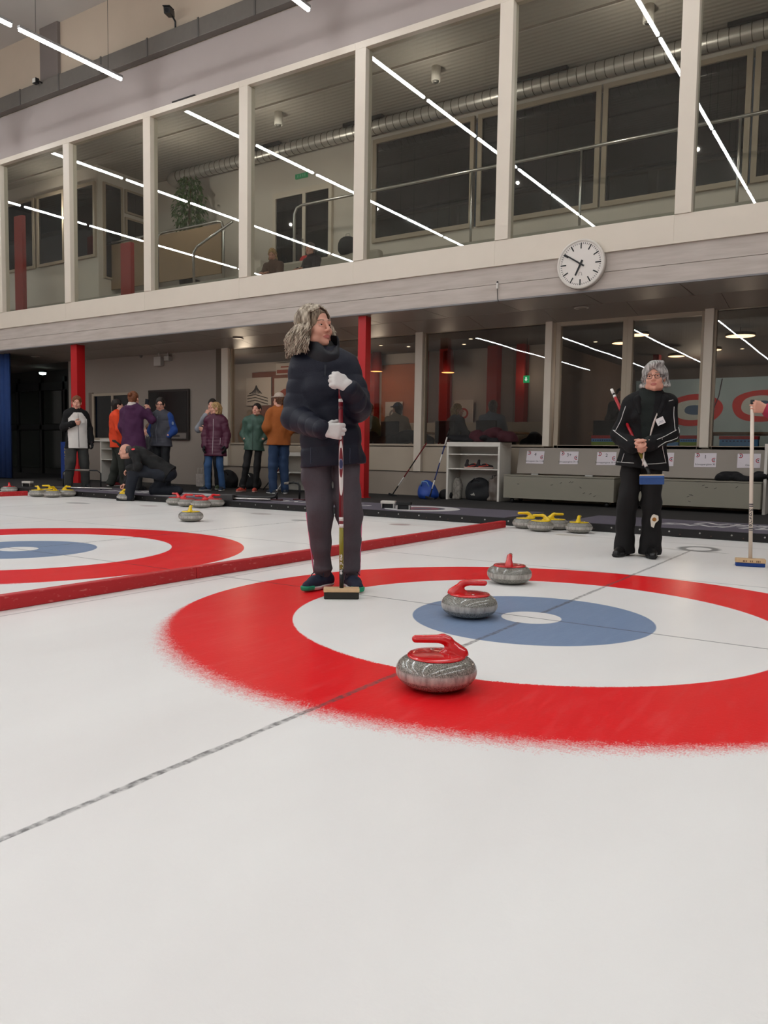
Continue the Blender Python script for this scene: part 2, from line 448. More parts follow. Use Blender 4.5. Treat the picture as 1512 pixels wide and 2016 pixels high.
        if jacket.get('belly'): F.ell(tp(.30)+f*.05, (.13, .12, .14), k=.06)
        F.cone(j['sR']*.92+j['sL']*.08, j['sL']*.92+j['sR']*.08, .058+e, .058+e, .06); F.cone(tp(.78), N-u*.01, .10+e, .06+e, .05, .8, f)
        A = Field()
        for q in 'RL':
            S, E2, W = j['s'+q], j['e'+q], j['w'+q]; W2 = W-unit(W-E2)*jacket.get('cuff', .01)
            add_arm(F, S, E2, W2, [x+e*.7 for x in r], .035, jacket.get('aquilt', qb)); add_arm(A, S, E2, W2, [x+e*.7 for x in r], .035)
        cl = jacket.get('collar', (.075, .05))
        if cl: F.cone(N-u*.03, N+u*cl[1]+f*.015, cl[0]+.01, cl[0], .02); F.cone(N+u*(cl[1]+.005)+f*.02, N+u*(cl[1]+.15)+f*.03, cl[0]-.012, cl[0]-.008, .006, sub=True)
        if jacket.get('hood'):
            for a in np.linspace(-2.0, 2.0, 7):
                p = N+u*.005-f*(.06*math.cos(a)-.0)+unit(j['sR']-j['sL'])*.10*math.sin(a)-f*.03
                F.ell(p, (.045, .045, .05), k=.03)
        w1 = wob(jacket.get('fold', .006), 24, 5); w2 = wob(.0022, 75, 8); F.disp = lambda X: w1(X)+w2(X)
        F.cut(-u, -(u@lo))
        T0 = Field(); T0.p = [q for q in F.p[:2]]
        ms = jacket['m']; reg = None
        if jacket.get('reg'): reg = jacket['reg'](j, A, T0, u, f)
        jo = fobj('jacket', F, jacket.get('vox', vox), ms, o, reg)
        X = unit(j['sR']-j['sL'])
        def strip(path, rad, m, nm='zipper', out=.002, flat=True):
            pts = []
            for (x, z) in path:                     # x across, z up in person space, projected onto the jacket front
                h = F.hit(V(0, 0, 0)+X*x+V(0, 0, z)+f*.6+V(P[0], 0, 0)*0, -f, 1.2)
                if h is not None: pts.append(h+f*out)
            if len(pts) > 1: obj(nm, tube(BM(), pts, rad, 6), m, jo)
        if jacket.get('strips'):
            for (path, rad, m, nm) in jacket['strips']: strip(path, rad, m, nm)
        if jacket.get('cuffs'):
            for q in 'RL':
                W = j['w'+q]; d = unit(W-j['e'+q]); G = Field(); G.cone(W-d*.03, W+d*.005, .036, .035, .01)
                fobj('cuff', G, .006, jacket['cuffs'], jo)
    if hair: hair(o, c, R, hk, hairc, hv)
    if extra: extra(o, j, c, R, JF, f, u)
    return o
# --- hair cuts (children of the person)
def hair_cap(lo=-.05, front=.045, thick=.008, back=-.11, wav=.005, fr=70, side=.075, extra=None, fc=(0, .125, -.03), fr3=(.075, .095, .117)):
    def g(o, c, R, k, m, vox):
        F = Field(); L = lambda *p: c+R@(V(*p)*k)
        F.ell(L(0, -.022, .034), V(.075+thick, .097+thick, .090+thick)*k, R, .01)
        F.cone(L(0, -.05, 0), L(0, -.06, back), (.066+thick)*k, .055*k, .02)
        if extra: extra(F, L, k, R)
        F.ell(L(*fc), V(*fr3)*k, R, .012, True)
        up = R@V(0, 0, 1); fw = R@V(0, 1, 0)
        F.cut(-up, -(up@L(0, 0, back)))
        for s in (-1, 1): F.ell(L(s*.085, .01, -.03), V(.02, side*.55, .05)*k, R, .01, True)
        F.disp = ridge(wav, fr, 4, (1, 1, .45))
        fobj('hair', F, min(vox, .005), m, o)
    return g
def hair_bald(o, c, R, k, m, vox):
    F = Field(); L = lambda *p: c+R@(V(*p)*k)
    F.ell(L(0, -.02, .026), V(.077, .098, .09)*k, R, .01)
    F.ell(L(0, .07, .06), V(.12, .115, .105)*k, R, .02, True)
    F.ell(L(0, -.01, .14), V(.09, .10, .07)*k, R, .02, True)
    up = R@V(0, 0, 1); F.cut(-up, -(up@L(0, 0, -.06)))
    for s in (-1, 1): F.ell(L(s*.08, .0, -.02), V(.02, .028, .036)*k, R, .006, True)
    fobj('hair', F, .004, m, o)
def ex_bun(F, L, k, R):
    F.ell(L(0, -.13, .06), V(.04, .04, .04)*k, R, .01)
def ex_tail(F, L, k, R):
    F.cone(L(0, -.11, .03), L(0, -.12, -.12), .03*k, .02*k, .02)
def ex_long(F, L, k, R):
    for s in (-1, 1): F.cone(L(s*.07, -.02, .0), L(s*.075, -.01, -.15), .03*k, .022*k, .03)
    F.cone(L(0, -.08, 0), L(0, -.075, -.16), .06*k, .05*k, .03)
# ------------------------------------------------------------------ the woman with the broom in front
NAVY = mat('navy_down', (17, 19, 34), .55, spec=.28, noise=.12, nscale=40, bump=.25, bscale=260)
NAVY2 = mat('navy_collar', (13, 14, 22), .5, spec=.4, noise=.1, nscale=40, bump=.2, bscale=240)
GREYP = mat('grey_sweatpants', (74, 67, 72), .9, noise=.12, nscale=60, bump=.3, bscale=400)
GLOVE = mat('white_glove', (205, 200, 196), .85, noise=.04, nscale=60, bump=.3, bscale=500)
def streak(name, a, b, sc=60):
    if name in MATS: return MATS[name]
    m, nt, bs = nodes_of(name); tc = nt.nodes.new('ShaderNodeTexCoord'); mp = nt.nodes.new('ShaderNodeMapping'); mp.inputs['Scale'].default_value = (1, 1, .25)
    n = nt.nodes.new('ShaderNodeTexNoise'); n.inputs['Scale'].default_value = sc; n.inputs['Detail'].default_value = 5
    r = nt.nodes.new('ShaderNodeValToRGB'); r.color_ramp.elements[0].position = .35; r.color_ramp.elements[1].position = .65
    r.color_ramp.elements[0].color = lin(a); r.color_ramp.elements[1].color = lin(b)
    nt.links.new(tc.outputs['Object'], mp.inputs['Vector']); nt.links.new(mp.outputs['Vector'], n.inputs['Vector']); nt.links.new(n.outputs['Fac'], r.inputs['Fac'])
    nt.links.new(r.outputs['Color'], bs.inputs['Base Color']); bs.inputs['Roughness'].default_value = .55; bs.inputs['Specular IOR Level'].default_value = .3
    bp = nt.nodes.new('ShaderNodeBump'); bp.inputs['Strength'].default_value = .4; bp.inputs['Distance'].default_value = .004
    nt.links.new(n.outputs['Fac'], bp.inputs['Height']); nt.links.new(bp.outputs['Normal'], bs.inputs['Normal'])
    MATS[name] = m; return m
def hair_curly(o, c, R, k, m, vox):
    F = Field(); L = lambda *p: c+R@(V(*p)*k)
    F.ell(L(0, -.028, .036), V(.080, .099, .089)*k, R, .01)
    F.cone(L(0, -.055, .0), L(0, -.065, -.12), .085*k, .088*k, .03)
    for s in (-1, 1): F.cone(L(s*.066, -.03, .03), L(s*.074, -.02, -.10), .024*k, .024*k, .03)
    F.ell(L(0, .135, -.015), V(.070, .115, .108)*k, R, .012, True)
    F.ell(L(0, .11, -.14), V(.06, .12, .10)*k, R, .02, True)
    w = ridge(.008, 46, 4, (1, 1, .6)); w2 = wob(.006, 22, 9); F.disp = lambda X: w(X)+w2(X)
    h = fobj('hair', F, .004, streak('grey_hair_under', (70, 56, 44), (148, 130, 108), 75), o)
    g = np.random.default_rng(11); bm = BM()
    for i in range(1150):                                   # wavy locks from the crown over the skull, then hanging loose
        th0 = g.uniform(-PI, PI) if i < 800 else g.choice([-1, 1])*g.uniform(.98, 1.75); fr = abs(th0) < 1.25 and i < 800; ph0 = g.uniform(.50, .80) if abs(th0) < .9 else g.uniform(.05, 1.2) if i < 800 else g.uniform(.5, 1.45)
        sg = 1 if th0 > 0 else -1; lift = g.uniform(.0, .009) if abs(th0) > .9 else g.uniform(0, .004); pts = []; am = g.uniform(.004, .011); fq = g.uniform(55, 95); p0 = g.uniform(0, 6.28)
        for q in range(7):
            t = q/6; ph = ph0+(1.72-ph0)*t
            th = sg*(abs(th0)+(1.42-abs(th0))*min(1, t*1.5)) if fr else th0
            r = 1+lift*8*math.sin(PI*min(1, t*.7+.15))
            pts.append(V(.091*r*math.sin(ph)*math.sin(th), -.026+.109*r*math.sin(ph)*math.cos(th), .036+.099*r*math.cos(ph)))
        e = pts[-1].copy(); ln = g.uniform(.07, .185) if sg > 0 else g.uniform(.05, .15); dr = V(math.sin(th), math.cos(th)-.35, 0)
        for q in range(1, 13):
            t = q/12; out = .055*t**.8*(1 if math.cos(th) < .3 else .8)
            w = am*min(1, t*3)
            pts.append(e+dr*out+V(w*math.sin(fq*ln*t+p0), w*math.cos(fq*ln*t+p0), -ln*t))
        tube(bm, [L(*p) for p in pts], [.0034*k]*7+[.0034*k*(1-.6*(q/12)**2) for q in range(1, 13)], 4)
    obj('hair_lock', bm, m, h)
SHOE1 = dict(m=mat('navy_trainer', (26, 32, 52), .7, noise=.2, nscale=120, bump=.3, bscale=300), sole=mat('trainer_sole', (205, 200, 196), .6), toe=mat('green_rubber', (20, 145, 105), .5), lace=mat('navy_lace', (20, 26, 44), .8))
HGREY = streak('grey_hair', (96, 78, 62), (206, 192, 172), 60)
def w1_extra(o, j, c, R, JF, f, u):
    # tall stand-up funnel collar, open at the front
    N = j['N']; F = Field()
    ctr = N+u*.012+f*.028; hf = R@V(0, 1, 0)*.5+f*.5
    F.cone(ctr-u*.035, ctr+u*.055+f*.01, .110, .104, .02, .92)
    F.cone(ctr-u*.0, ctr+u*.14+f*.02, .072, .086, .012, .92, sub=True)
    F.cone(ctr+u*.03+hf*.12, ctr+u*.13+hf*.14, .035, .075, .03, sub=True)
    w = wob(.007, 30, 2, (.6, .6, 1.5)); F.disp = w; F.cut(-u, -(u@(ctr-u*.065)))
    jk = [q for q in o.children if q.name.split('.')[0] == 'jacket'][0]
    fobj('collar', F, .0045, NAVY2, jk)
    G = Field(); G.cone(N-u*.02+f*.005, N+u*.045+f*.018, .080, .066, .02); G.disp = wob(.003, 40, 3); fobj('shirt_collar', G, .005, mat('dark_olive_shirt', (34, 32, 30), .9, noise=.1), o)
    # gloves
    for q, hd in HANDS1.items():
        G = Field(); add_hand(G, j['w'+q], hd['d'], hd['n'], hd['s'], hd['curl'], hd['thumb'], .003, fan=hd['fan'], wr=.008)
        G.cone(j['w'+q]+unit(j['e'+q]-j['w'+q])*.012, j['w'+q]+unit(hd['d'])*.012, .032, .031, .01); G.disp = wob(.0012, 90, 6)
        fobj('glove', G, .0032, GLOVE, o)
    # zipper pull, trouser side stripes, white waist tab
    zp = JF.hit(V(j['N'][0]-.01, .6, j['N'][2]-.07), (0, -1, 0), 1)
    if zp is not None: obj('zipper', bx(zp[0]-.005, zp[0]+.005, zp[1]+.028, zp[1]+.034, zp[2]-.05, zp[2]+.01), mat('dark_steel', (70, 72, 78), .35, 1.), jk)
    for s in (-1, 1):
        pts = []
        for z in np.linspace(.80, .56, 9):
            h = JF.hit(V(j['P'][0]+s*.115, .6, z+.06), (0, -1, 0), 1)
            if h is not None: pts.append(h+V(0, .001, 0))
        if len(pts) > 1: obj('pocket_zipper', tube(BM(), pts, .0025, 5), mat('zip_navy', (52, 56, 74), .5), jk)
    for s, q in ((1, 'R'), (-1, 'L')):
        a, kn = j['a'+q], j['k'+q]; pts = []
        for t in np.linspace(0, 1, 9):
            p = kn+(a-kn)*t; r = .066-.012*t
            pts.append(p+V(s*(r+.006), .012, 0))
        obj('side_stripe', tube(BM(), pts, .0045, 6), mat('pink_stripe', (214, 120, 150), .7), [q2 for q2 in o.children if q2.name.split('.')[0] == 'trousers'][0])
HANDS1 = dict(R=dict(d=(-.93, .12, -.05), n=(-.10, -1, 0), s=(-.12, 0, 1), curl=(.75, 1.25, .8), thumb=(.55, .9), fan=.04, wr=.006),
              L=dict(d=(.80, .18, .42), n=(.2, -1, -.25), s=(-.35, 0, .9), curl=(.95, 1.25, .8), thumb=(.5, .9), fan=.04, wr=.006))
J1 = dict(P=(.045, 0, .915), N=(.090, -.01, 1.40), C=(.140, .015, 1.575), sR=(.228, -.01, 1.335), sL=(-.055, 0, 1.345),
          eR=(.268, .02, 1.035), eL=(-.120, .10, 1.085), wR=(.085, .325, .955), wL=(-.058, .335, 1.20),
          hR=(.125, 0, .88), hL=(-.03, 0, .88), kR=(.115, .03, .47), kL=(-.075, .03, .47), aR=(.080, -.03, .09), aL=(-.080, -.03, .09),
          tR=(.55, .85, 0), tL=(-.28, .95, 0))
def WOMAN1(loc, rz):
    return person('person', 'woman with shoulder-length curly grey hair in a navy padded jacket leaning on a broom', loc, rz, J1, vox=.005, hvox=.0034, head=(.78, .06, .06),
        hair=hair_curly, hairc=HGREY, hk=1.03, brow=(120, 95, 80), girth=1.04, hands=HANDS1, gaze=(-.12, 1, .05),
        jacket=dict(m=NAVY, e=.020, hem=-.165, hipw=.17, quilt=(.118, .007), aquilt=(.085, .007), arm=(.062, .058, .046), bust=1, collar=None, fold=.007, vox=.005, cuff=.02),
        pants=dict(m=GREYP, r=(.096, .070, .046), e=.005, fold=.009, len=.0), shoes=SHOE1, extra=w1_extra)

# ------------------------------------------------------------------ the woman in black by the bench
BLK = mat('black_fleece', (17, 16, 17), .8, spec=.25, noise=.15, nscale=60, bump=.25, bscale=300)
BLK2 = mat('black_trousers', (19, 17, 17), .75, spec=.3, noise=.15, nscale=40, bump=.2, bscale=300)
WHT = mat('white_piping', (200, 198, 194), .6)
POLO = mat('dark_green_knit', (24, 31, 28), .9, noise=.15, nscale=80, bump=.4, bscale=260)
BLEATHER = mat('black_leather', (16, 15, 15), .35, spec=.5, noise=.1)
SILVER = streak('silver_hair', (92, 88, 86), (190, 186, 180), 90)
def glasses(o, c, R, k, m, r=.021, sq=.85, th=.0019):
    bm = BM(); L = lambda *p: c+R@(V(*p)*k)
    for s in (-1, 1):
        pts = []
        for a in range(17):
            an = 2*PI*a/16; x = r*1.05*math.copysign(abs(math.cos(an))**.75, math.cos(an)); z = r*sq*math.copysign(abs(math.sin(an))**.75, math.sin(an))
            pts.append(L(s*.0325+x, .097-abs(s*.0325+x)*.16, z-.004))
        tube(bm, pts, th*k, 6)
        tube(bm, [L(s*.054, .088, .006), L(s*.079, .06, .006), L(s*.083, -.01, .0)], th*k, 6)
    tube(bm, [L(-.011, .096, .004), L(0, .098, .007), L(.011, .096, .004)], th*k, 6)
    obj('glasses', bm, m, o)
def ex_bob(F, L, k, R):
    for s in (-1, 1):
        F.cone(L(s*.068, -.01, .04), L(s*.086, .0, -.075), .03*k, .03*k, .03); F.ell(L(s*.092, -.012, -.07), (.026*k, .04*k, .028*k), R, .02)
    F.ell(L(-.016, .055, .096), V(.066, .045, .030)*k, R@rotm(0, 0, .22), .03)
HANDS2 = dict(R=dict(d=(-.75, .45, -.35), n=(.0, -.6, .8), s=(.5, .6, .55), curl=(.9, 1.1, .6), thumb=(.6, .5), fan=.03),
              L=dict(d=(.72, .45, -.35), n=(-.15, -.75, .55), s=(-.4, .55, .7), curl=(.8, 1.0, .6), thumb=(.5, .5), fan=.03))
J2 = dict(P=(-.02, 0, .87), N=(-.07, -.005, 1.335), C=(-.085, .03, 1.487), sR=(.085, -.01, 1.275), sL=(-.205, -.01, 1.275),
          eR=(.175, .02, 1.01), eL=(-.225, .025, 1.02), wR=(.062, .225, .925), wL=(-.068, .225, .935),
          hR=(.06, 0, .85), hL=(-.10, 0, .85), kR=(.095, .02, .46), kL=(-.10, .02, .46), aR=(.105, -.03, .085), aL=(-.105, -.03, .085), tR=(.35, 1, 0), tL=(-.12, 1, 0))
def w2_reg(j, A, T0, u, f):
    # an open jacket: the knit roll-neck shows in a tapering gap down the front
    def g(X):
        N = j['N']; x = X[:, 0]-(-.045); z = X[:, 2]
        half = .062*np.clip((z-.80)/.52, .0, 1)**.8
        return np.where((np.abs(x-.012) < half) & (X@f > .03) & (z > .84) & (A.at(X) > .012), 1, 0)
    return g
def w2_extra(o, j, c, R, JF, f, u):
    N = j['N']; G = Field(); G.cone(N-u*.03+f*.01, N+u*.055+f*.022, .068, .060, .02); G.disp = wob(.0025, 60, 3, (.4, .4, 2)); fobj('roll_neck', G, .005, POLO, o)
    jk = [q for q in o.children if q.name.split('.')[0] == 'jacket'][0]
    for s in (-1, 1):                                         # fold-down lapels either side of the neck
        F = Field(); X = V(1, 0, 0)
        F.cone(N+X*s*.055+u*.03-f*.02, N+X*s*.105-u*.03+f*.075, .028, .03, .03); F.cone(N+X*s*.105-u*.03+f*.075, N+X*s*.075-u*.15+f*.125, .026, .018, .03)
        F.cone(N+X*s*.055+u*.03-f*.02, N-f*.065+u*.025, .028, .03, .03)
        F.disp = wob(.003, 40, 4); fobj('lapel', F, .005, BLK, jk)
    glasses(o, c, R, 1., mat('brown_frame', (66, 42, 34), .35))
    bm = BM(); p = JF.hit(V(-.135, .6, 1.14), (0, -1, 0), 1)
    if p is not None:
        M = T(p[0], p[1]+.012, p[2]) @ Matrix.Rotation(.45, 4, 'Y')
        ob = obj('name_tag', bx(-.032, .032, 0, .004, -.045, .012, M), mat('tag_white', (216, 214, 212), .5), o)
        obj('tag_print', box(bx(-.020, .012, .0045, .005, -.022, -.018, M), -.022, .02, .0045, .005, -.031, -.028, M), mat('tag_grey_print', (120, 112, 130), .6), ob)
    pts = []
    for x, z in ((-.115, 1.19), (-.098, 1.13), (-.082, 1.07), (-.07, 1.01), (-.06, .97)):
        h = JF.hit(V(x, .6, z), (0, -1, 0), 1)
        if h is not None: pts.append(h+V(0, .006, 0))
    obj('lanyard', tube(BM(), pts, [.004, .009, .009, .006, .004], 6), mat('lanyard_cream', (196, 182, 172), .7), o)
    obj('lanyard', tube(BM(), [V(-.025, .245, .87), V(-.022, .235, .80), V(-.018, .225, .765)], [.006, .007, .006], 6), MATS['lanyard_cream'], o)
    for q, sd in (('R', 1), ('L', -1)):                       # piping that runs down both sleeves
        S, E2, W = j['s'+q], j['e'+q], j['w'+q]
        for off, g0 in ((0, V(sd*.5, .9, .2)), (1, V(sd*.9, .35, -.1))):
            pts = []
            for t in np.linspace(.08, .96, 26):
                a, b, tt = (S, E2, t*2) if t < .5 else (E2, W, t*2-1)
                ax = a+(b-a)*tt; g = g0 if t < .5 else V(sd*.4, .7, .35) if off == 0 else V(sd*.75, .5, -.45)
                d = unit(b-a); g = unit(g-d*(g@d)); h = JF.hit(ax+g*.16, -g, .3)
                if h is not None and np.linalg.norm(h-ax) < .10: pts.append(h+g*.002)
            if off == 1: pts = pts[9:] if q == 'L' else []
            if len(pts) > 3: obj('piping', tube(BM(), pts, .0032, 6), WHT, jk)
    pl = [q for q in o.children if q.name.split('.')[0] == 'trousers'][0]
    M = T(-.125, .088, .315) @ Matrix.Rotation(-.25, 4, 'Y')
    prism_pts = [(-.022, .045), (.026, .05), (.03, .0), (.008, -.055), (-.016, -.06), (-.016, -.02), (-.034, .01)]
    pe = obj('crest', prism(BM(), prism_pts, .006, M @ Matrix.Rotation(PI/2, 4, 'X')), mat('crest_white', (214, 206, 190), .6), pl)
    obj('crest_emblem', disc(BM(), (0, .008, -.0015), .017, 16, 'z', .001, M @ Matrix.Rotation(PI/2, 4, 'X')), mat('crest_gold', (150, 96, 30), .5), pe)
PIPE = lambda path: (path, .0032, WHT, 'piping')
def arm_path(j, q, off):
    return None
def WOMAN2(loc, rz):
    o = person('person', 'woman with short silver hair and glasses in an open black jacket with white piping', loc, rz, J2, vox=.0055, hvox=.0045, head=(-.10, .05, .05), hk=1.0,
        hair=hair_cap(lo=-.05, back=-.085, thick=.018, wav=.005, fr=90, extra=ex_bob, side=.02, fc=(.006, .135, -.03), fr3=(.069, .10, .105)), hairc=SILVER, brow=(96, 84, 76), hands=HANDS2,
        jacket=dict(m=[BLK, POLO], e=.018, hem=-.13, hipw=.195, arm=(.056, .052, .043), bust=1, collar=None, fold=.007, vox=.006, reg=w2_reg, cuff=.0,
            strips=[PIPE([(-.235, 1.30), (-.17, 1.28), (-.135, 1.22), (-.115, 1.17)]), PIPE([(-.20, .785), (-.17, .90), (-.16, .98)]), PIPE([(.15, .785), (.13, .86)]),
                    PIPE([(.185, .79), (.12, .785), (.05, .782)]), PIPE([(-.05, .775), (-.13, .78), (-.20, .79)])]),
        pants=dict(m=BLK2, r=(.098, .078, .072), e=.004, flare=.098, fold=.009, floor=.02), shoes=dict(m=BLEATHER, sole=mat('black_rubber', (14, 14, 14), .6)), extra=w2_extra)
    return o
# ------------------------------------------------------------------ the people along the back, the players and the guests behind glass
def face(dx, dy): return math.atan2(-dx, dy)
CLOTH = lambda n, c, **k: mat(n, c, k.pop('rough', .8), noise=.12, nscale=50, bump=.25, bscale=280, **k)
DK = lambda n, c: mat(n, c, .75, noise=.12, nscale=40)
H_BROWN = streak('brown_hair', (62, 38, 24), (104, 68, 44), 90); H_DARK = streak('dark_hair', (20, 15, 13), (44, 34, 28), 90); H_BLOND = streak('blond_hair', (122, 92, 56), (190, 156, 106), 90)
H_GRAYB = streak('grey_stubble', (74, 64, 60), (110, 100, 96), 90); H_RED = streak('auburn_hair', (84, 46, 28), (128, 78, 48), 90)
BLACKG = mat('black_glove', (15, 15, 17), .8); SHOEB = mat('black_trainer', (20, 22, 26), .6); SOLEW = mat('white_sole', (200, 198, 194), .6)
def add_gloves(o, j, hands, m, qs='RL'):
    for q in qs:
        hd = (hands or {}).get(q) or dict(d=unit(j['w'+q]-j['e'+q])+V(0, .15, 0), n=V(-1 if q == 'R' else 1, 0, 0), s=V(0, 1, .2))
        G = Field(); add_hand(G, j['w'+q], hd['d'], hd['n'], hd['s'], hd.get('curl', (.35, .4, .3)), hd.get('thumb', (.8, .4)), .005); fobj('glove', G, .006, m, o)
PKT = dict(R=dict(d=(-.6, -.55, -.5), n=(-.2, 0, -.9), s=(0, 1, 0)), L=dict(d=(.6, -.55, -.5), n=(.2, 0, -.9), s=(0, 1, 0)))
POCKET = lambda s: dict(e=(s*.235, -.06, 1.12), w=(s*.16, .035, 1.0))
def zip_strips(x, z0, z1, m, rad=.005): return [([(x, z) for z in np.linspace(z0, z1, 9)], rad, m, 'zipper')]
def sleeves_reg(mt=1, front=None):
    def mk(j, A, T0, u, f):
        def g(X):
            arm = A.at(X); t = T0.at(X)
            r = np.where(arm < t-.012, mt, 0)
            if front: r = np.where((arm >= t-.012) & front(X), 2, r)
            return r
        return g
    return mk
def crowd():
    vx = .009
    # woman in a black jacket with a white front, beside the left red post
    J = dict(eR=(.235, .03, 1.13), wR=(.09, .215, 1.20), wL=(-.25, .05, .87), eL=(-.225, -.03, 1.10), aR=(.155, -.03, .085), aL=(-.155, -.03, .085), kR=(.125, .02, .49), kL=(-.12, .02, .49))
    HD = dict(R=dict(d=(-.9, .1, .05), n=(0, -1, .2), s=(0, .2, 1), curl=(.9, .9, .5)))
    o = person('person', 'woman in a black jacket with a white front panel, one hand on her chest', (-11.3, 5.47, .095), face(.95, -.42), J, vox=vx, hvox=.0065, head=(-.25, -.12, -.06), brow=(80, 52, 38), hands=HD,
        hair=hair_cap(extra=ex_tail, wav=.004, thick=.010), hairc=H_RED, jacket=dict(m=[mat('white_softshell', (206, 200, 194), .7, noise=.05), BLK], e=.021, hem=-.19, bust=1, hipw=.18, arm=(.057, .052, .042), collar=(.07, .05),
        reg=lambda j, A, T0, u, f: (lambda X: np.where((A.at(X) > .004) & (X@f > -.02) & (np.abs(X[:, 0]) < .17-.10*np.clip((X[:, 2]-1.28)/.12, 0, 1)) & (X[:, 2] < 1.40), 0, 1)), strips=zip_strips(.0, .76, 1.38, mat('zip_black', (30, 30, 32), .5), .004)),
        pants=dict(m=CLOTH('charcoal_pants', (54, 54, 52)), r=(.105, .08, .066), e=.01), shoes=dict(m=SHOEB, sole=SOLEW), girth=1.1)
    G = Field(); N = V(*JD['N']); G.cone(N-V(0, 0, .02), N+V(0, .02, .06), .082, .074, .02); G.disp = wob(.006, 40, 2); fobj('scarf', G, .007, BLK, o)
    add_gloves(o, {a: V(*b) for a, b in {**JD, **J}.items()}, None, BLACKG, 'L')
    # person in orange, mostly hidden, seen from behind
    J = dict(eL=(-.23, -.02, 1.10), wL=(-.20, .06, .86), eR=(.22, .02, 1.10), wR=(.2, .1, .86), aL=(-.17, -.10, .085), aR=(.12, .12, .085), kL=(-.13, .02, .48), kR=(.1, .1, .5))
    o = person('person', 'person in a bright orange jacket and dark trousers, half hidden by the purple jacket', (-11.62, 6.62, .085), face(.55, .85), J, vox=vx, hair=hair_cap(wav=.004), hairc=H_DARK, k=1.02, eye=False,
        jacket=dict(m=CLOTH('orange_shell', (226, 68, 28)), e=.021, hem=-.16, fold=.011, arm=(.057, .052, .042), collar=(.07, .05), cuff=.03), pants=dict(m=CLOTH('olive_pants', (52, 54, 48)), r=(.10, .076, .07), e=.01, fold=.01),
        shoes=dict(m=mat('red_black_trainer', (130, 28, 36), .6, noise=.6, nscale=30), sole=SOLEW))
    add_gloves(o, {a: V(*b) for a, b in {**JD, **J}.items()}, None, BLACKG, 'RL')
    # woman in purple taking a photo, back to us
    J = dict(eR=(.30, .10, 1.23), wR=(.125, .27, 1.40), eL=(-.20, -.01, 1.10), wL=(-.19, .08, .88))
    HD = dict(R=dict(d=(-.25, .2, .95), n=(-.8, .5, .2), s=(.3, .8, -.2), curl=(.8, .8, .5)))
    o = person('person', 'woman in a purple coat seen from behind, holding up a phone', (-10.15, 5.82, .095), face(-.35, .94), J, k=1.045, vox=vx, hair=hair_cap(extra=ex_bun, wav=.004, back=-.08), hairc=H_RED, hands=HD, eye=False,
        jacket=dict(m=CLOTH('purple_coat', (66, 26, 62)), e=.021, hem=-.22, hipw=.19, bust=1, arm=(.057, .052, .042), collar=(.08, .055), hood=1, fold=.008), pants=dict(m=DK('black_pants', (24, 24, 26)), e=.005), shoes=dict(m=SHOEB), girth=1.08)
    G = Field(); N = V(*JD['N']); G.cone(N+V(0, -.03, .005), N+V(0, .0, .06), .088, .082, .02); G.cone(N+V(0, 0, .05), N+V(0, .02, .15), .07, .075, .01, sub=True); G.cut((0, 0, -1), -(N[2]+.018)); fobj('collar_lining', G, .006, mat('fleece_cream', (190, 180, 172), .9, noise=.08), o)
    ph = obj('smartphone', bx(-.037, .037, -.005, .005, -.075, .075), [mat('phone_black', (14, 14, 16), .2)], None, bevel=.004); bx2 = obj('screen', bx(-.033, .033, -.0058, -.005, -.068, .068), mat('phone_screen', (34, 38, 44), .1), ph)
    obj('camera_lens', disc(BM(), (.018, .0052, .052), .008, 12, 'y', .002), mat('lens_dark', (8, 8, 10), .1), ph)
    M = o.matrix_world; a = face(-.35, .94); k = 1.045; lx, ly, lz = .085*k, .315*k, 1.525*k
    ph.location = (-10.15+lx*math.cos(a)-ly*math.sin(a), 5.82+lx*math.sin(a)+ly*math.cos(a), .095+lz); ph.rotation_euler = (0, .1, a)
    tag(ph, 'black smartphone held up by the woman in the purple coat', 'phone')
    # man with a grey quilted vest and blue sleeves
    J = dict(eR=(.235, -.02, 1.10), wR=(.16, .035, 1.0), eL=(-.235, -.05, 1.11), wL=(-.16, .035, 1.0))
    o = person('person', 'man in glasses with a grey quilted jacket with blue sleeves, hands in pockets', (-9.98, 6.32, .085), face(.25, -.97), J, k=1.0, vox=vx, hvox=.0065, head=(.42, -.16, 0), hands=PKT, hair=hair_cap(back=-.07, thick=.010), hairc=H_DARK, brow=(30, 22, 18),
        jacket=dict(m=[mat('grey_quilt', (58, 58, 66), .7, noise=.1), CLOTH('blue_fleece', (28, 62, 128)), mat('grey_quilt2', (58, 58, 66), .7)], e=.021, hem=-.12, belly=1, quilt=(.05, .004), aquilt=None, arm=(.057, .052, .042), collar=(.072, .05), reg=sleeves_reg(1), strips=zip_strips(.0, .86, 1.36, mat('zip_grey', (96, 98, 106), .4))),
        pants=dict(m=DK('black_pants2', (17, 18, 22)), e=.006), shoes=dict(m=SHOEB), girth=1.1)
    glasses(o, V(*JD['C']), rotm(.42, -.16, 0), 1, mat('black_frame', (16, 14, 14), .3))
    obj('sleeve_badge', disc(BM(), (0, 0, 0), .032, 16, 'x', .004, T(-.262, .02, 1.24)), mat('badge_pale', (150, 170, 200), .6), o)
    # person sitting on the low bench behind, wrapped in a grey scarf
    J = dict(P=(0, 0, .50), N=(0, .03, .98), C=(0, .08, 1.13), sR=(.16, .03, .93), sL=(-.16, .03, .93), eR=(.2, .10, .68), eL=(-.2, .10, .68), wR=(.1, .3, .62), wL=(-.1, .3, .62), hR=(.09, 0, .48), hL=(-.09, 0, .48), kR=(.11, .42, .50), kL=(-.11, .42, .50), aR=(.11, .40, .09), aL=(-.11, .40, .09))
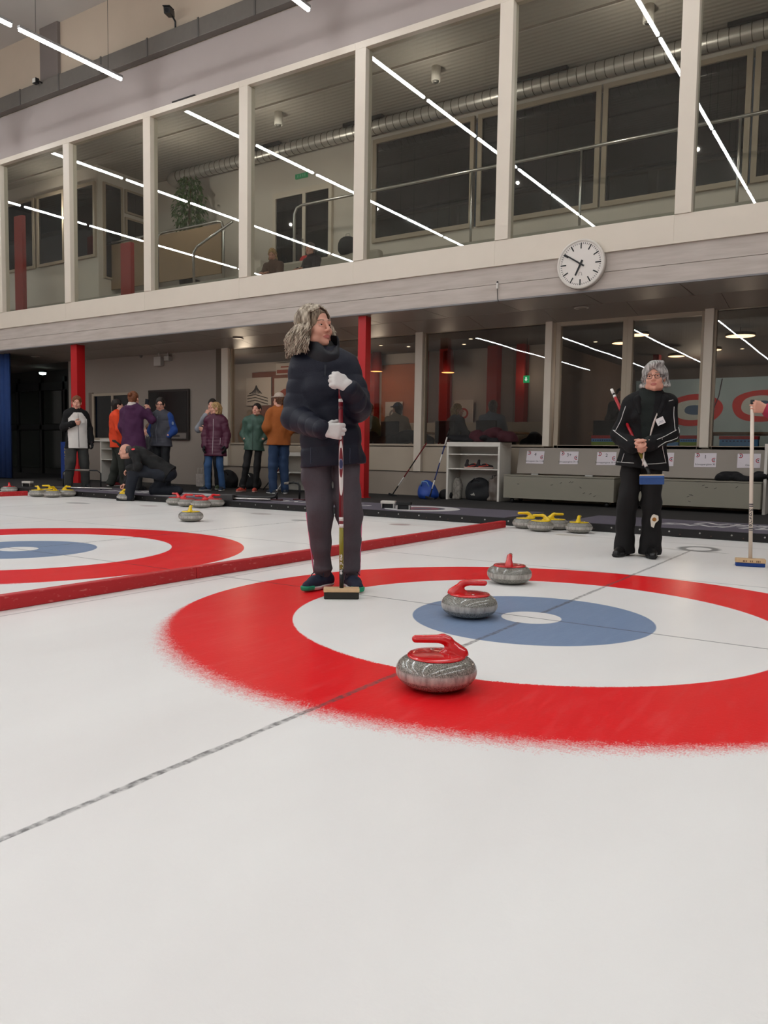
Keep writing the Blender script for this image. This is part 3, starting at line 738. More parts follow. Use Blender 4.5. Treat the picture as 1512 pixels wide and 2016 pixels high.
    o = person('person', 'person with a pale grey scarf sitting low behind the kneeling man', (-10.66, 6.72, .085), face(-.5, -.86), J, vox=vx, hair=hair_cap(wav=.004), hairc=H_BROWN, head=(-.2, 0, 0),
        jacket=dict(m=CLOTH('dark_coat', (40, 40, 44)), e=.025, hem=-.05), pants=dict(m=DK('black_pants3', (22, 22, 24)), e=.01), shoes=dict(m=SHOEB))
    G = Field(); N = V(*J['N']); G.cone(N-V(0, 0, .03), N+V(0, .03, .06), .10, .085, .02); G.disp = ridge(.012, 34, 2); fobj('scarf', G, .007, mat('grey_scarf', (150, 146, 142), .9, noise=.2, nscale=40), o)
    # bald man kneeling at the edge of the ice, hand on a yellow stone
    J = dict(P=(.03, -.60, .46), N=(.0, -.09, .80), C=(0, .075, .80), sR=(.165, -.14, .745), sL=(-.165, -.12, .755), f=(0, .55, -.83), eR=(.20, .0, .50), wR=(.045, .075, .285), eL=(-.26, -.22, .56), wL=(-.10, -.02, .525),
             hR=(.11, -.60, .43), hL=(-.08, -.60, .44), kL=(-.10, -.09, .50), aL=(-.10, -.02, .085), kR=(.14, -.36, .165), aR=(.14, -.74, .17), tL=(-.05, 1, 0), tR=(0, .1, -1), uR=(0, -1, 0))
    HD = dict(R=dict(d=(-.1, .80, -.55), n=(0, -.55, -.8), s=(-1, 0, 0), curl=(.7, 1.1, .6), thumb=(.5, .6)), L=dict(d=(.2, .75, -.5), n=(.2, -.4, -.9), s=(1, .2, 0), curl=(.5, .6, .4)))
    o = person('person', 'bald man in a black jacket kneeling at the mat edge with a yellow stone', (-9.0, 4.80, .0), face(-.838, -.545), J, vox=.008, hvox=.006, head=(.14, -.15, 0), hair=hair_bald, hairc=H_GRAYB, brow=(96, 80, 72), hands=HD,
        jacket=dict(m=CLOTH('black_parka', (22, 21, 21)), e=.022, hem=-.06, fold=.009, arm=(.057, .052, .042), collar=(.075, .03), belly=1), pants=dict(m=DK('navy_pants', (24, 28, 38)), r=(.105, .078, .062), e=.012, fold=.008), shoes=dict(m=SHOEB, sole=mat('black_rubber', (14, 14, 14), .6)), girth=1.12)
    obj('sleeve_badge', disc(BM(), (0, 0, 0), .028, 16, 'z', .004, T(-.235, -.13, .835) @ Matrix.Rotation(-.5, 4, 'Y')), mat('badge_red', (214, 60, 66), .5), o)
    # man in a grey sweater, hand to his chin
    J = dict(eR=(.27, .06, 1.14), wR=(.075, .155, 1.395), eL=(-.15, .13, 1.13), wL=(.06, .19, 1.12))
    HD = dict(R=dict(d=(-.5, .1, .75), n=(-.2, -.9, .2), s=(-.6, .3, .1), curl=(.8, .9, .6)), L=dict(d=(1, .1, .1), n=(0, -1, 0), s=(0, 0, 1)))
    person('person', 'dark-haired man in a light grey sweater with a hand at his chin', (-9.62, 7.28, .085), face(.35, -.93), J, vox=vx, hair=hair_cap(back=-.06, thick=.009), hairc=H_DARK, brow=(26, 20, 18), head=(.1, 0, 0), hands=HD, k=1.02,
        jacket=dict(m=CLOTH('grey_sweater', (142, 144, 150)), e=.012, hem=-.08, arm=(.058, .052, .04)), pants=dict(m=DK('black_pants4', (20, 20, 24)), e=.004), shoes=dict(m=mat('navy_yellow_trainer', (70, 84, 60), .6, noise=.7, nscale=24), sole=SOLEW))
    # woman in the long maroon quilted coat
    J = dict(eR=(.215, -.02, 1.08), wR=(.205, .06, .86), eL=(-.225, -.02, 1.08), wL=(-.225, .06, .86), aR=(.14, .05, .085), aL=(-.12, -.05, .085), kR=(.135, .07, .49), tR=(.5, .9, 0), tL=(-.1, 1, 0))
    o = person('person', 'blond woman in a long maroon quilted coat and blue jeans', (-9.22, 6.95, .085), face(.42, -.9), J, k=.965, vox=vx, hvox=.0065, head=(-.95, 0, 0), hair=hair_cap(extra=ex_long, wav=.005), hairc=H_BLOND, brow=(130, 100, 70),
        jacket=dict(m=mat('maroon_down', (76, 24, 48), .5, spec=.4, noise=.1), e=.022, hem=-.26, hipw=.19, bust=1, quilt=(.062, .007), aquilt=(.062, .006), arm=(.057, .052, .042), collar=(.085, .05), hood=1, strips=zip_strips(-.0, .70, 1.38, mat('zip_silver', (190, 178, 180), .4)) +
            [([(-.13, z) for z in np.linspace(.88, 1.02, 5)], .004, MATS['zip_silver'], 'pocket_zipper')]), pants=dict(m=CLOTH('blue_jeans', (48, 78, 118)), r=(.09, .064, .052), e=.004, fold=.005), shoes=dict(m=mat('navy_boot', (24, 34, 50), .6), sole=SOLEW), girth=1.05)
    add_gloves(o, {a: V(*b) for a, b in {**JD, **J}.items()}, None, BLACKG)
    # person in the green rain jacket
    p = POCKET(1); J = dict(eR=p['e'], wR=p['w'], eL=(-.235, -.06, 1.12), wL=(-.16, .035, 1.0), aR=(.22, .02, .085), aL=(-.02, .0, .085), kR=(.15, .06, .49), kL=(-.065, .04, .49), N=(-.03, -.015, 1.42), C=(-.05, .025, 1.585), tR=(.35, 1, 0), tL=(-.1, 1, 0))
    o = person('person', 'short-haired woman in a green hooded rain jacket and black leggings', (-8.45, 7.17, .085), face(.45, -.89), J, k=.955, vox=vx, hvox=.0065, head=(-.15, .06, 0), hands=PKT, hair=hair_cap(wav=.003, back=-.05, thick=.005), hairc=H_DARK, brow=(70, 50, 40),
        jacket=dict(m=CLOTH('green_shell', (58, 84, 72), rough=.55), e=.021, hem=-.13, bust=1, hipw=.18, fold=.010, arm=(.057, .052, .042), collar=(.075, .045), hood=1, strips=zip_strips(0, .82, 1.38, mat('zip_green', (38, 56, 48), .5))),
        pants=dict(m=DK('black_leggings', (20, 18, 18)), r=(.092, .066, .05), e=.0), shoes=dict(m=mat('coral_trainer', (178, 68, 52), .7, noise=.1), sole=mat('coral_sole', (196, 150, 140), .6)))
    # man in the rust jacket with a cap
    p = POCKET(1); J = dict(eR=p['e'], wR=p['w'], eL=(-.235, -.06, 1.12), wL=(-.16, .035, 1.0), aR=(.12, .03, .085), aL=(-.09, .03, .085))
    o = person('person', 'bearded man in a rust-orange jacket, jeans and a pale cap', (-7.70, 6.98, .085), face(-.55, .35), J, k=1.045, vox=vx, hvox=.0065, head=(.25, 0, 0), hands=PKT, hair=hair_cap(wav=.003, back=-.07, thick=.006), hairc=H_BROWN,
        jacket=dict(m=CLOTH('rust_jacket', (152, 82, 30)), e=.022, hem=-.10, belly=1, fold=.010, arm=(.057, .052, .042), collar=(.08, .05)), pants=dict(m=CLOTH('dark_jeans', (38, 58, 88)), r=(.098, .074, .062), e=.008, fold=.008), shoes=dict(m=mat('navy_shoe', (26, 32, 44), .6), sole=SOLEW), girth=1.1)
    R = rotm(.25, 0, 0); c = V(*JD['C']); F = Field(); F.ell(c+R@V(0, -.018, .045), (.085, .106, .088), R, .01); F.cut((0, 0, -1), -(c[2]+.045)); F.ell(c+R@V(0, .11, .052), (.07, .085, .012), R, .02)
    fobj('cap', F, .006, mat('cap_pale', (176, 160, 146), .9, noise=.1), o); glasses(o, c, R, 1, MATS['black_frame'])
    # player at the right edge with the white broom: sleeve and hand in view
    J = dict(eR=(.30, .10, 1.10), wR=(.315, .325, 1.215), eL=(-.22, 0, 1.10), wL=(-.2, .1, .88))
    HD = dict(R=dict(d=(.45, .85, .1), n=(-.85, .5, 0), s=(0, .1, 1), curl=(.9, 1.25, .8), thumb=(.4, .8), fan=.03))
    return person
def PLAYER3():
    # stands just outside the right of the picture; right forearm reaches in to the broom
    ax, ay = 1.30, 3.28; a = face(-.62, -.78)
    W = Vector((.66, 2.935, 1.215)); E = Vector((.97, 3.10, 1.03))
    inv = Matrix.Rotation(-a, 4, 'Z'); tl = lambda v: tuple(inv @ (Vector(v)-Vector((ax, ay, 0))))
    dv = lambda v: tuple(inv @ Vector(v))
    w, e = tl(W), tl(E)
    J = dict(eR=e, wR=w, eL=(-.22, 0, 1.10), wL=(-.2, .1, .88))
    HD = dict(R=dict(d=dv((-.62, -.45, .12)), n=dv((-.55, .80, 0)), s=dv((.0, 0, 1)), curl=(.95, 1.25, .85), thumb=(.45, .9), fan=.03))
    person('person', 'player in a raspberry-red fleece at the right edge, only sleeve and hand visible', (ax, ay, 0), a, J, vox=.008, hvox=.0048, hands=HD, hair=hair_cap(), hairc=H_BROWN,
        jacket=dict(m=CLOTH('raspberry_fleece', (150, 36, 62)), e=.015, hem=-.10, arm=(.058, .052, .042), cuff=.02), pants=dict(m=DK('black_pants5', (20, 20, 22)), e=.005), shoes=dict(m=mat('brown_shoe', (96, 70, 40), .6), sole=SOLEW))
def seated(label, loc, rz, jk, hairc, hr, k=1., head=(0, 0, 0), cap=None, cat=None, lean=.05, **kw):
    J = dict(P=(0, 0, .52), N=(0, lean, 1.0), C=(0, lean+.05, 1.165), sR=(.165, lean, .945), sL=(-.165, lean, .945), eR=(.22, lean+.10, .70), eL=(-.22, lean+.10, .70), wR=(.10, .32, .74), wL=(-.10, .32, .74),
             hR=(.09, 0, .49), hL=(-.09, 0, .49), kR=(.11, .42, .52), kL=(-.11, .42, .52), aR=(.11, .40, .09), aL=(-.11, .40, .09))
    HD = dict(R=dict(d=(-.4, .9, 0), n=(0, 0, -1), s=(-.9, -.3, 0)), L=dict(d=(.4, .9, 0), n=(0, 0, -1), s=(.9, -.3, 0)))
    o = person('person', label, loc, rz, J, k=k, vox=.011, hvox=.008, head=head, hair=hr, hairc=hairc, hands=HD, jacket=dict(m=jk, e=.025, hem=-.03, **kw), pants=dict(m=DK('dark_seat_pants', (30, 30, 34)), e=.008), shoes=dict(m=SHOEB))
    if cap:
        R = rotm(*head); c = V(*J['C']); F = Field(); F.ell(c+R@V(0, -.018, .045), (.085, .106, .088), R, .01); F.cut((0, 0, -1), -(c[2]+.04)); F.ell(c+R@V(0, .11, .048), (.07, .085, .012), R, .02); fobj('cap', F, .008, cap, o)
    return o
# ------------------------------------------------------------------ the hall (x along the facade, y towards it, z up; ice at z = 0)
FL = .085          # platform level
YB, YW = 7.0, 8.5  # planes of the upper glazing and of the lower glazing
CREAM = mat('cream_frame', (208, 196, 180), .5, noise=.03, nscale=4)
CREAM2 = mat('taupe_frame', (166, 151, 132), .5, noise=.03, nscale=4)
CREAM3 = mat('cream_panel', (172, 158, 140), .55, noise=.04, nscale=3)
PLASTER = mat('lilac_plaster', (162, 150, 145), .8, noise=.04, nscale=2, bump=.1, bscale=60)
PLASTER2 = mat('beige_plaster', (182, 165, 146), .85, noise=.05, nscale=2)
GREYW = mat('grey_wall', (146, 134, 124), .8, noise=.05, nscale=2, bump=.08, bscale=60)
STEELG = mat('grey_duct', (100, 94, 87), .55, noise=.12, nscale=9)
SOFFIT = mat('soffit_panel', (150, 141, 131), .42, spec=.5, noise=.04, nscale=2)
SOFF2 = mat('soffit_gloss', (146, 135, 124), .36, spec=.6, noise=.03, nscale=2)
RED = mat('red_steel', (176, 20, 24), .4, noise=.06, nscale=6)
WHITE = mat('white_board', (208, 202, 192), .5, noise=.03)
BLACKR = mat('black_rubber_floor', (34, 31, 30), .85, noise=.25, nscale=30, bump=.2, bscale=300)
CHROME = mat('steel', (190, 188, 184), .28, 1., noise=.05)
DARKM = mat('black_metal', (18, 18, 19), .4, noise=.1)
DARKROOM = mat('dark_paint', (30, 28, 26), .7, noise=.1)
PANE = glass('window_glass', (.85, .86, .83), 1.0, 1.55)
PANE2 = glass('restaurant_glass', (.72, .72, .71), 1.3, 1.52, .0006)
NIGHT = mat('night_glass', (10, 12, 13), .03, spec=.6)
def S(o): return tag(o, kind='structure')

def concrete():
    m, nt, b = nodes_of('board_marked_concrete'); N = nt.nodes; L = nt.links
    g = N.new('ShaderNodeNewGeometry'); sx = N.new('ShaderNodeSeparateXYZ'); L.new(g.outputs['Position'], sx.inputs[0])
    n = N.new('ShaderNodeTexNoise'); n.inputs['Scale'].default_value = 3; n.inputs['Detail'].default_value = 6
    mp = N.new('ShaderNodeMapping'); mp.inputs['Scale'].default_value = (.6, 1, 5); L.new(g.outputs['Position'], mp.inputs[0]); L.new(mp.outputs[0], n.inputs['Vector'])
    r = N.new('ShaderNodeValToRGB'); r.color_ramp.elements[0].color = lin((170, 158, 148)); r.color_ramp.elements[1].color = lin((186, 175, 166))
    r.color_ramp.elements[0].position = .3; r.color_ramp.elements[1].position = .7; L.new(n.outputs['Fac'], r.inputs['Fac']); L.new(r.outputs['Color'], b.inputs['Base Color'])
    b.inputs['Roughness'].default_value = .8
    bp = N.new('ShaderNodeBump'); bp.inputs['Strength'].default_value = .15; bp.inputs['Distance'].default_value = .01; L.new(n.outputs['Fac'], bp.inputs['Height']); L.new(bp.outputs['Normal'], b.inputs['Normal'])
    return m
def ice():
    m, nt, b = nodes_of('curling_ice'); N = nt.nodes; L = nt.links
    def mth(op, a, c=None, d=None, cl=False):
        n = N.new('ShaderNodeMath'); n.operation = op; n.use_clamp = cl
        for i, v in enumerate((a, c, d)):
            if v is None: continue
            if isinstance(v, (int, float)): n.inputs[i].default_value = v
            else: L.new(v, n.inputs[i])
        return n.outputs[0]
    def noise(sc, det=3, st=None, rough=.5):
        n = N.new('ShaderNodeTexNoise'); n.inputs['Scale'].default_value = sc; n.inputs['Detail'].default_value = det; n.inputs['Roughness'].default_value = rough
        v = g.outputs['Position']
        if st: mp = N.new('ShaderNodeMapping'); mp.inputs['Scale'].default_value = st; L.new(v, mp.inputs[0]); v = mp.outputs[0]
        L.new(v, n.inputs['Vector']); return n.outputs['Fac']
    g = N.new('ShaderNodeNewGeometry'); sx = N.new('ShaderNodeSeparateXYZ'); L.new(g.outputs['Position'], sx.inputs[0])
    X, Y = sx.outputs['X'], sx.outputs['Y']
    P = 4.5
    xm = mth('SUBTRACT', mth('FLOORED_MODULO', mth('ADD', X, P/2), P), P/2)        # every sheet carries its own house
    r = mth('SQRT', mth('ADD', mth('MULTIPLY', xm, xm), mth('MULTIPLY', Y, Y)))
    # worn, frosted paint on the near half of the house: ragged edge, crisp on the far half
    wear = mth('MULTIPLY', mth('SUBTRACT', -.75, Y, cl=False), 1.1, cl=True)
    fine = mth('SUBTRACT', noise(160, 2, (1, .6, 1), .8), .5); mid = mth('SUBTRACT', noise(30, 3), .5)
    amp = mth('ADD', .004, mth('MULTIPLY', wear, .24))
    rn = mth('ADD', r, mth('MULTIPLY', mth('ADD', fine, mth('MULTIPLY', mid, .4)), amp))
    ri = mth('ADD', r, mth('MULTIPLY', mth('ADD', fine, mth('MULTIPLY', mid, .4)), mth('MULTIPLY', amp, .35)))
    def step(v, t, w=.006): return mth('ADD', .5, mth('DIVIDE', mth('SUBTRACT', t, v), w), cl=True)     # 1 inside
    d12 = step(rn, 1.83, mth('ADD', .006, mth('MULTIPLY', wear, .11))); d8 = step(ri, 1.22); d4 = step(ri, .61); d1 = step(r, .152)
    base = N.new('ShaderNodeValToRGB'); base.color_ramp.elements[0].color = lin((228, 223, 219)); base.color_ramp.elements[1].color = lin((238, 235, 231))
    base.color_ramp.elements[0].position = .3; base.color_ramp.elements[1].position = .7
    L.new(noise(1.1, 4, (1, .45, 1)), base.inputs['Fac'])
    def mix(f, a, c):
        n = N.new('ShaderNodeMix'); n.data_type = 'RGBA'; L.new(f, n.inputs[0])
        for i, v in ((6, a), (7, c)):
            if isinstance(v, tuple): n.inputs[i].default_value = v
            else: L.new(v, n.inputs[i])
        return n.outputs[2]
    speck = mth('MULTIPLY', mth('SUBTRACT', noise(120, 2, (1, .4, 1), .6), .60), 5., cl=True)
    streak_ = mth('MULTIPLY', mth('SUBTRACT', noise(14, 4, (1.6, .25, 1), .6), .5), .9, cl=True)
    redc = mix(mth('MULTIPLY', mth('ADD', mth('MULTIPLY', speck, .28), streak_), .55), lin((226, 30, 36)), lin((236, 130, 128)))
    blue = mix(mth('MULTIPLY', mth('ADD', mth('MULTIPLY', speck, .3), streak_), .6), lin((124, 142, 170)), lin((162, 178, 202)))
    c = mix(d12, base.outputs['Color'], redc); c = mix(d8, c, base.outputs['Color']); c = mix(d4, c, blue); c = mix(d1, c, base.outputs['Color'])
    def band(v, ctr, hw, soft=.004): return mth('SUBTRACT', 1., mth('DIVIDE', mth('SUBTRACT', mth('ABSOLUTE', mth('SUBTRACT', v, ctr)), hw), soft), cl=True)
    # scratchy centre line, thin tee, back and side lines
    cn = noise(60, 3, (1, .12, 1)); cn2 = noise(42, 3)
    cl = mth('MULTIPLY', band(mth('ADD', xm, mth('MULTIPLY', mth('SUBTRACT', cn, .5), .02)), 0, .0085, .006), mth('ADD', .30, mth('MULTIPLY', mth('MULTIPLY', mth('SUBTRACT', cn2, .38), 4., cl=True), .55), cl=True))
    cl = mth('MULTIPLY', cl, step(mth('MULTIPLY', r, -1.), -.15)); cl = mth('MULTIPLY', cl, step(Y, 3.7, .25))
    ink = lin((84, 80, 80)); c = mix(cl, c, ink)
    for v, ctr, hw, f in ((Y, 0, .004, .75), (Y, 1.83, .004, .6), (xm, -2.13, .004, .5)):
        c = mix(mth('MULTIPLY', band(v, ctr, hw, .004), f), c, lin((62, 50, 52)))
    far = mth('MULTIPLY', band(Y, 4.26, .02, .03), .14); c = mix(far, c, lin((110, 100, 100)))  # faint soft shadow line before the edge board, put into the ice colour
    # frozen-in hack marks behind each house and dark blotches
    def ell(cx, cy, rx, ry, f, col, cc, hole=0.):
        a = mth('DIVIDE', mth('SUBTRACT', X, cx), rx); d = mth('DIVIDE', mth('SUBTRACT', Y, cy), ry)
        q = mth('SQRT', mth('ADD', mth('MULTIPLY', a, a), mth('MULTIPLY', d, d)))
        k = step(q, 1., .25)
        if hole: k = mth('MULTIPLY', k, mth('SUBTRACT', 1., step(q, hole, .1)))
        return mix(mth('MULTIPLY', k, f), cc, col)
    c = ell(.03, 3.86, .18, .23, .8, lin((92, 92, 90)), c, .6)
    c = ell(.06, 3.655, .26, .022, .6, lin((96, 92, 88)), c)
    c = ell(-.22, 3.70, .07, .02, .4, lin((150, 132, 84)), c)
    c = ell(-4.57, 3.75, .13, .10, .6, lin((90, 88, 88)), c)
    c = ell(-3.36, 4.10, .13, .11, .5, lin((128, 60, 58)), c); c = mix(mth('MULTIPLY', mth('MULTIPLY', band(Y, 4.12, .006, .006), .45), mth('MULTIPLY', step(mth('MULTIPLY', X, -1.), 3.5), step(X, -2.4))), c, lin((170, 70, 70)))
    c = ell(-5.6, 4.18, .17, .10, .45, lin((120, 88, 74)), c); c = ell(-9.0, 3.82, .24, .12, .5, lin((86, 84, 84)), c); c = ell(-7.8, 4.16, .16, .10, .45, lin((126, 74, 70)), c)
    c = ell(-1.34, 4.28, .17, .10, .35, lin((150, 128, 80)), c)
    L.new(c, b.inputs['Base Color'])
    rg = mth('ADD', .24, mth('MULTIPLY', noise(3, 3, (1, .3, 1)), .16)); L.new(rg, b.inputs['Roughness'])
    b.inputs['Specular IOR Level'].default_value = .22; b.inputs['IOR'].default_value = 1.31
    bp = N.new('ShaderNodeBump'); bp.inputs['Strength'].default_value = .12; bp.inputs['Distance'].default_value = .004
    L.new(noise(55, 3), bp.inputs['Height']); L.new(bp.outputs['Normal'], b.inputs['Normal'])
    return m
S(obj('floor', bx(-27, 13, -43, 4.88, -.08, 0), ice()))
S(obj('platform_floor', bx(-27, 13, 4.88, 20, -.08, FL), BLACKR))
bm = bx(-27, 13, 4.862, 4.88, .002, .088)
nb = 70
for i in range(nb):                                     # bolt heads along the black edge board
    x = 2.6-.3075*i; disc(bm, (x, 4.862, .054), .009, 10, 'y', .005, mi=1)
    disc(bm, (x+.11, 4.862, .03), .006, 8, 'y', .003, mi=2)
S(obj('trim_1', bm, [mat('black_edge_board', (20, 17, 17), .55, noise=.15), CHROME, mat('brown_screw', (92, 66, 58), .5, .6)]))
# hall shell
S(obj('ceiling', bx(-27, 13, -43, 7.2, 9.8, 10), mat('hall_ceiling', (176, 170, 162), .9, noise=.05, nscale=1)))
S(obj('wall_back', bx(-27, 13, -43.2, -43, 0, 10), mat('hall_wall', (150, 146, 142), .9, noise=.05, nscale=1)))
S(obj('wall_left', bx(-27.2, -27, -43, 20, 0, 10), MATS['hall_wall'])); S(obj('wall_right', bx(13, 13.2, -43, 20, 0, 10), MATS['hall_wall']))
# ---- facade: beam, upper window band, wall above
bm = bx(-27, 13, YB, YB+.35, 3.33, 3.58); box(bm, -27, 13, YB+.004, YB+.35, 3.10, 3.325)
S(obj('beam', bm, concrete()))
S(obj('trim_2', bx(-27, 13, YB-.012, YB+.06, 3.078, 3.10), mat('grey_drip', (120, 116, 116), .5)))
S(obj('wall_front', bx(-27, 13, YB, YB+.3, 7.36, 8.30), PLASTER))
S(obj('wall_upper', bx(-27, 13, YB+.02, YB+.3, 8.30, 9.85), PLASTER2))
S(obj('trim_3', bx(-14.45, -13.83, YB-.05, YB+.02, 8.64, 9.85), mat('grey_pilaster', (112, 102, 96), .7, noise=.05)))
mx = [-18.66, -16.13, -13.60, -11.075, -8.54, -6.02, -3.49, -.965, 1.56, 4.08, 6.6]
for i in range(len(mx)-1):
    a, b = mx[i], mx[i+1]; hw = .103
    w = S(obj('window_%d' % (i+1), bx(a+hw-.02, b-hw+.02, YB+.045, YB+.053, 3.90, 7.27), PANE))
    f = bx(a-hw, a+hw, YB-.05, YB+.14, 3.945, 7.25)
    box(f, a-hw, b-hw, YB-.05, YB+.14, 7.25, 7.36); box(f, a-hw, b-hw, YB-.035, YB+.14, 3.58, 3.945)
    obj('frame', f, CREAM, w, bevel=.004)
S(obj('trim_4', bx(-10.35, -9.75, YB-.06, YB-.0, 7.36, 7.385), mat('dark_gap', (40, 36, 34), .8)))
# cable duct under the ceiling with clips
d = thing('cable_duct', 'long grey cable duct running along the top of the front wall', 'cable duct', (0, 0, 0))
obj('duct_body', bx(-27, 13, YB-.16, YB, 8.31, 8.63), STEELG, d, bevel=.01)
DCL = mat('duct_clip', (84, 80, 76), .5, noise=.1)
for x in np.arange(-26, 12.5, 1.37): obj('clip', bx(x, x+.04, YB-.172, YB-.158, 8.30, 8.64), DCL, d)
def cam_thing(x, z, label, flip=1):
    t = thing('security_camera', label, 'camera', (x, YB-.10, z))
    obj('arm', tube(BM(), [(0, 0, 0), (0, 0, .14), (-.02*flip, -.05, .22)], .018, 8), DARKM, t)
    M = T(-.05*flip, -.09, .27) @ Matrix.Rotation(.5*flip, 4, 'Z') @ Matrix.Rotation(.2, 4, 'X')
    h = obj('housing', box(box(BM(), -.06, .06, -.16, .10, -.05, .06, M), -.07, .07, -.19, .06, .06, .075, M), DARKM, t, bevel=.006); obj('lens', disc(BM(), (0, -.162, 0), .035, 14, 'y', .008, M), mat('lens_glass', (30, 30, 34), .1), h)
cam_thing(-10.2, 8.63, 'black security camera on a bent arm above the duct, over the third upper window')
t = thing('spotlight', 'small black floodlight with a white face on the duct, upper left', 'light', (-14.2, YB-.17, 8.60))
obj('bracket', tube(BM(), [(0, 0, -.03), (-.02, -.06, 0), (-.07, -.08, .02)], .014, 8), DARKM, t); b = obj('housing', bx(-.16, -.04, -.13, -.04, -.05, .06), DARKM, t, bevel=.008); obj('face', bx(-.15, -.05, -.134, -.13, -.035, .05), WHITE, b)
# ---- LED rows under the hall ceiling
LED = emit('led_tube', (246, 251, 255), 57.)
ALU = mat('led_housing', (150, 148, 146), .5, .3)
rows = [(-19.8, 'leftmost row'), (-15.4, 'second row'), (-10.98, 'third row'), (-6.55, 'fourth row'), (-2.15, 'row above the divider'), (2.3, 'sixth row'), (6.8, 'rightmost row')]
proto = None
for i, (x, nm) in enumerate(rows):
    for k in range(22):
        y1 = 6.3-2.18*k
        lab = 'linear LED lamp, number %d from the front wall, in the %s' % (k+1, nm)
        if proto is None:
            proto = thing('ceiling_light', lab, 'light', (x, y1, 7.70), 0, 'linear LED lamps in rows over the ice')
            obj('housing', bx(-.035, .035, -2.06, 0, .004, .05), ALU, proto); obj('diffuser', bx(-.022, .022, -2.05, -.01, -.036, .004), LED, proto)
            for hy in (-.3, -1.75): obj('hanger', tube(BM(), [(0, hy, .05), (0, hy, 2.1)], .004, 5), DARKM, proto)
        else: dup(proto, (x, y1, 7.70), 0, lab)
# ---- soffit over the platform
for i, x in enumerate(np.arange(-26.6, 13, 1.285)):
    pass
bm = BM(); x = -3.553-1.285*18
while x < 13: box(bm, x+.006, x+1.279, YB+.02, 7.88, 3.075, 3.10); x += 1.285
S(obj('soffit_ceiling', bm, SOFFIT))
bm = BM(); x = -3.2-1.285*18
while x < 13:
    M = Matrix(((1, 0, 0, 0), (0, 1, 0, 0), (0, -.165, 1, 0), (0, 0, 0, 1)))
    box(bm, x+.003, x+1.282, 0, .64, 0, .03, T(0, 7.885, 3.072) @ M); x += 1.285
S(obj('soffit_ceiling.001', bm, SOFF2)); S(obj('slab', bx(-27, 13, YB+.3, 20, 3.12, 3.5), mat('slab_paint', (120, 112, 104), .8)))
def downlight(x, y, z, lab, r=.11, m=None, cat='light', grp='recessed downlights'):
    t = thing('downlight', lab, cat, (x, y, z), 0, grp)
    obj('rim', ring(BM(), (0, 0, -.006), r*.78, r, 28, .006), WHITE, t); obj('lamp', disc(BM(), (0, 0, -.002), r*.78, 24, 'z', .004), m or mat('lamp_off', (150, 140, 126), .3), t)
for x, l in ((-2.61, 'unlit round downlight in the soffit below the clock'), (-9.6, 'unlit round downlight in the soffit left of the front woman'), (-16.3, 'unlit round downlight in the soffit by the dark doorway')): downlight(x, 7.95, 3.055, l)
# ---- red posts
def post(x0, x1, y, lab):
    t = thing('red_upright', lab, 'post', ((x0+x1)/2, y, FL)); w = (x1-x0)/2
    obj('shaft', bx(-w, w, -w, w, 0, 3.0), RED, t, bevel=.006); obj('base_plate', bx(-w-.02, w+.02, -w-.02, w+.02, 0, .012), RED, t)
post(-6.10, -5.945, 7.17, 'red steel post right behind the woman with the broom'); post(-13.72, -13.51, 7.19, 'red steel post at the left, behind the woman in black and white'); post(1.6, 1.76, 7.17, 'red steel post beyond the right edge')
# ---- lower wall and glazing
def wallbox(name, *a, m=GREYW, **k): return S(obj(name, bx(*a), m, **k))
wallbox('wall_left_front', -15.80, -10.72, YW, YW+.25, FL, 3.12)
wallbox('wall_plinth', -10.56, -3.3, YW, YW+.16, FL, .51, m=mat('plinth_grey', (150, 137, 124), .8, noise=.06, nscale=3)); S(obj('trim_5', bx(-10.56, -3.3, YW-.012, YW+.16, .51, .522), mat('dark_sill', (66, 58, 50), .6)))
wallbox('wall_apron', -10.40, -3.37, YW+.02, YW+.12, .522, .975, m=CREAM3)
wallbox('wall_apron_right', -3.2, 13, YW+.02, YW+.14, FL, 1.0, m=CREAM3)
S(obj('trim_6', bx(-10.72, -10.56, YW-.04, YW+.2, FL, 3.0), mat('brown_jamb', (92, 80, 68), .7)))
posts = [(-10.56, -10.37), (-8.10, -7.93), (-5.81, -5.66), (-3.375, -3.258), (-.95, -.825), (1.6, 1.75)]
def lower_win(n, x0, x1, fr=.05, door=False):
    z0 = .985; w = S(obj('window_%d' % n, bx(x0+.01, x1-.01, YW+.06, YW+.066, z0, 2.98), PANE2))
    f = BM(); zt = 2.965-(.06 if door else 0); fr2 = .075 if door else fr
    box(f, x0, x0+fr2, YW+.02, YW+.12, z0-.03, 2.99); box(f, x1-fr2, x1, YW+.02, YW+.12, z0-.03, 2.99); box(f, x0+fr2, x1-fr2, YW+.02, YW+.12, zt, 2.99); box(f, x0+fr2, x1-fr2, YW+.02, YW+.12, z0-.03, z0+.025)
    obj('frame', f, CREAM2, w, bevel=.003)
for i, (x0, x1) in enumerate([(-10.37, -8.10), (-7.93, -5.81), (-5.66, -3.375)]): lower_win(21+i, x0, x1, .025)
lower_win(24, -3.215, -2.07, door=True); lower_win(25, -2.07, -.925, door=True); lower_win(26, -.825, 1.6, .03); lower_win(27, 1.75, 4.2, .03)
for i, (a, b) in enumerate(posts):
    f = bx(a, b, YW-.05, YW+.13, .522 if b < -3.4 else .985, 3.0); S(obj('trim_%d' % (10+i), f, CREAM, bevel=.004))
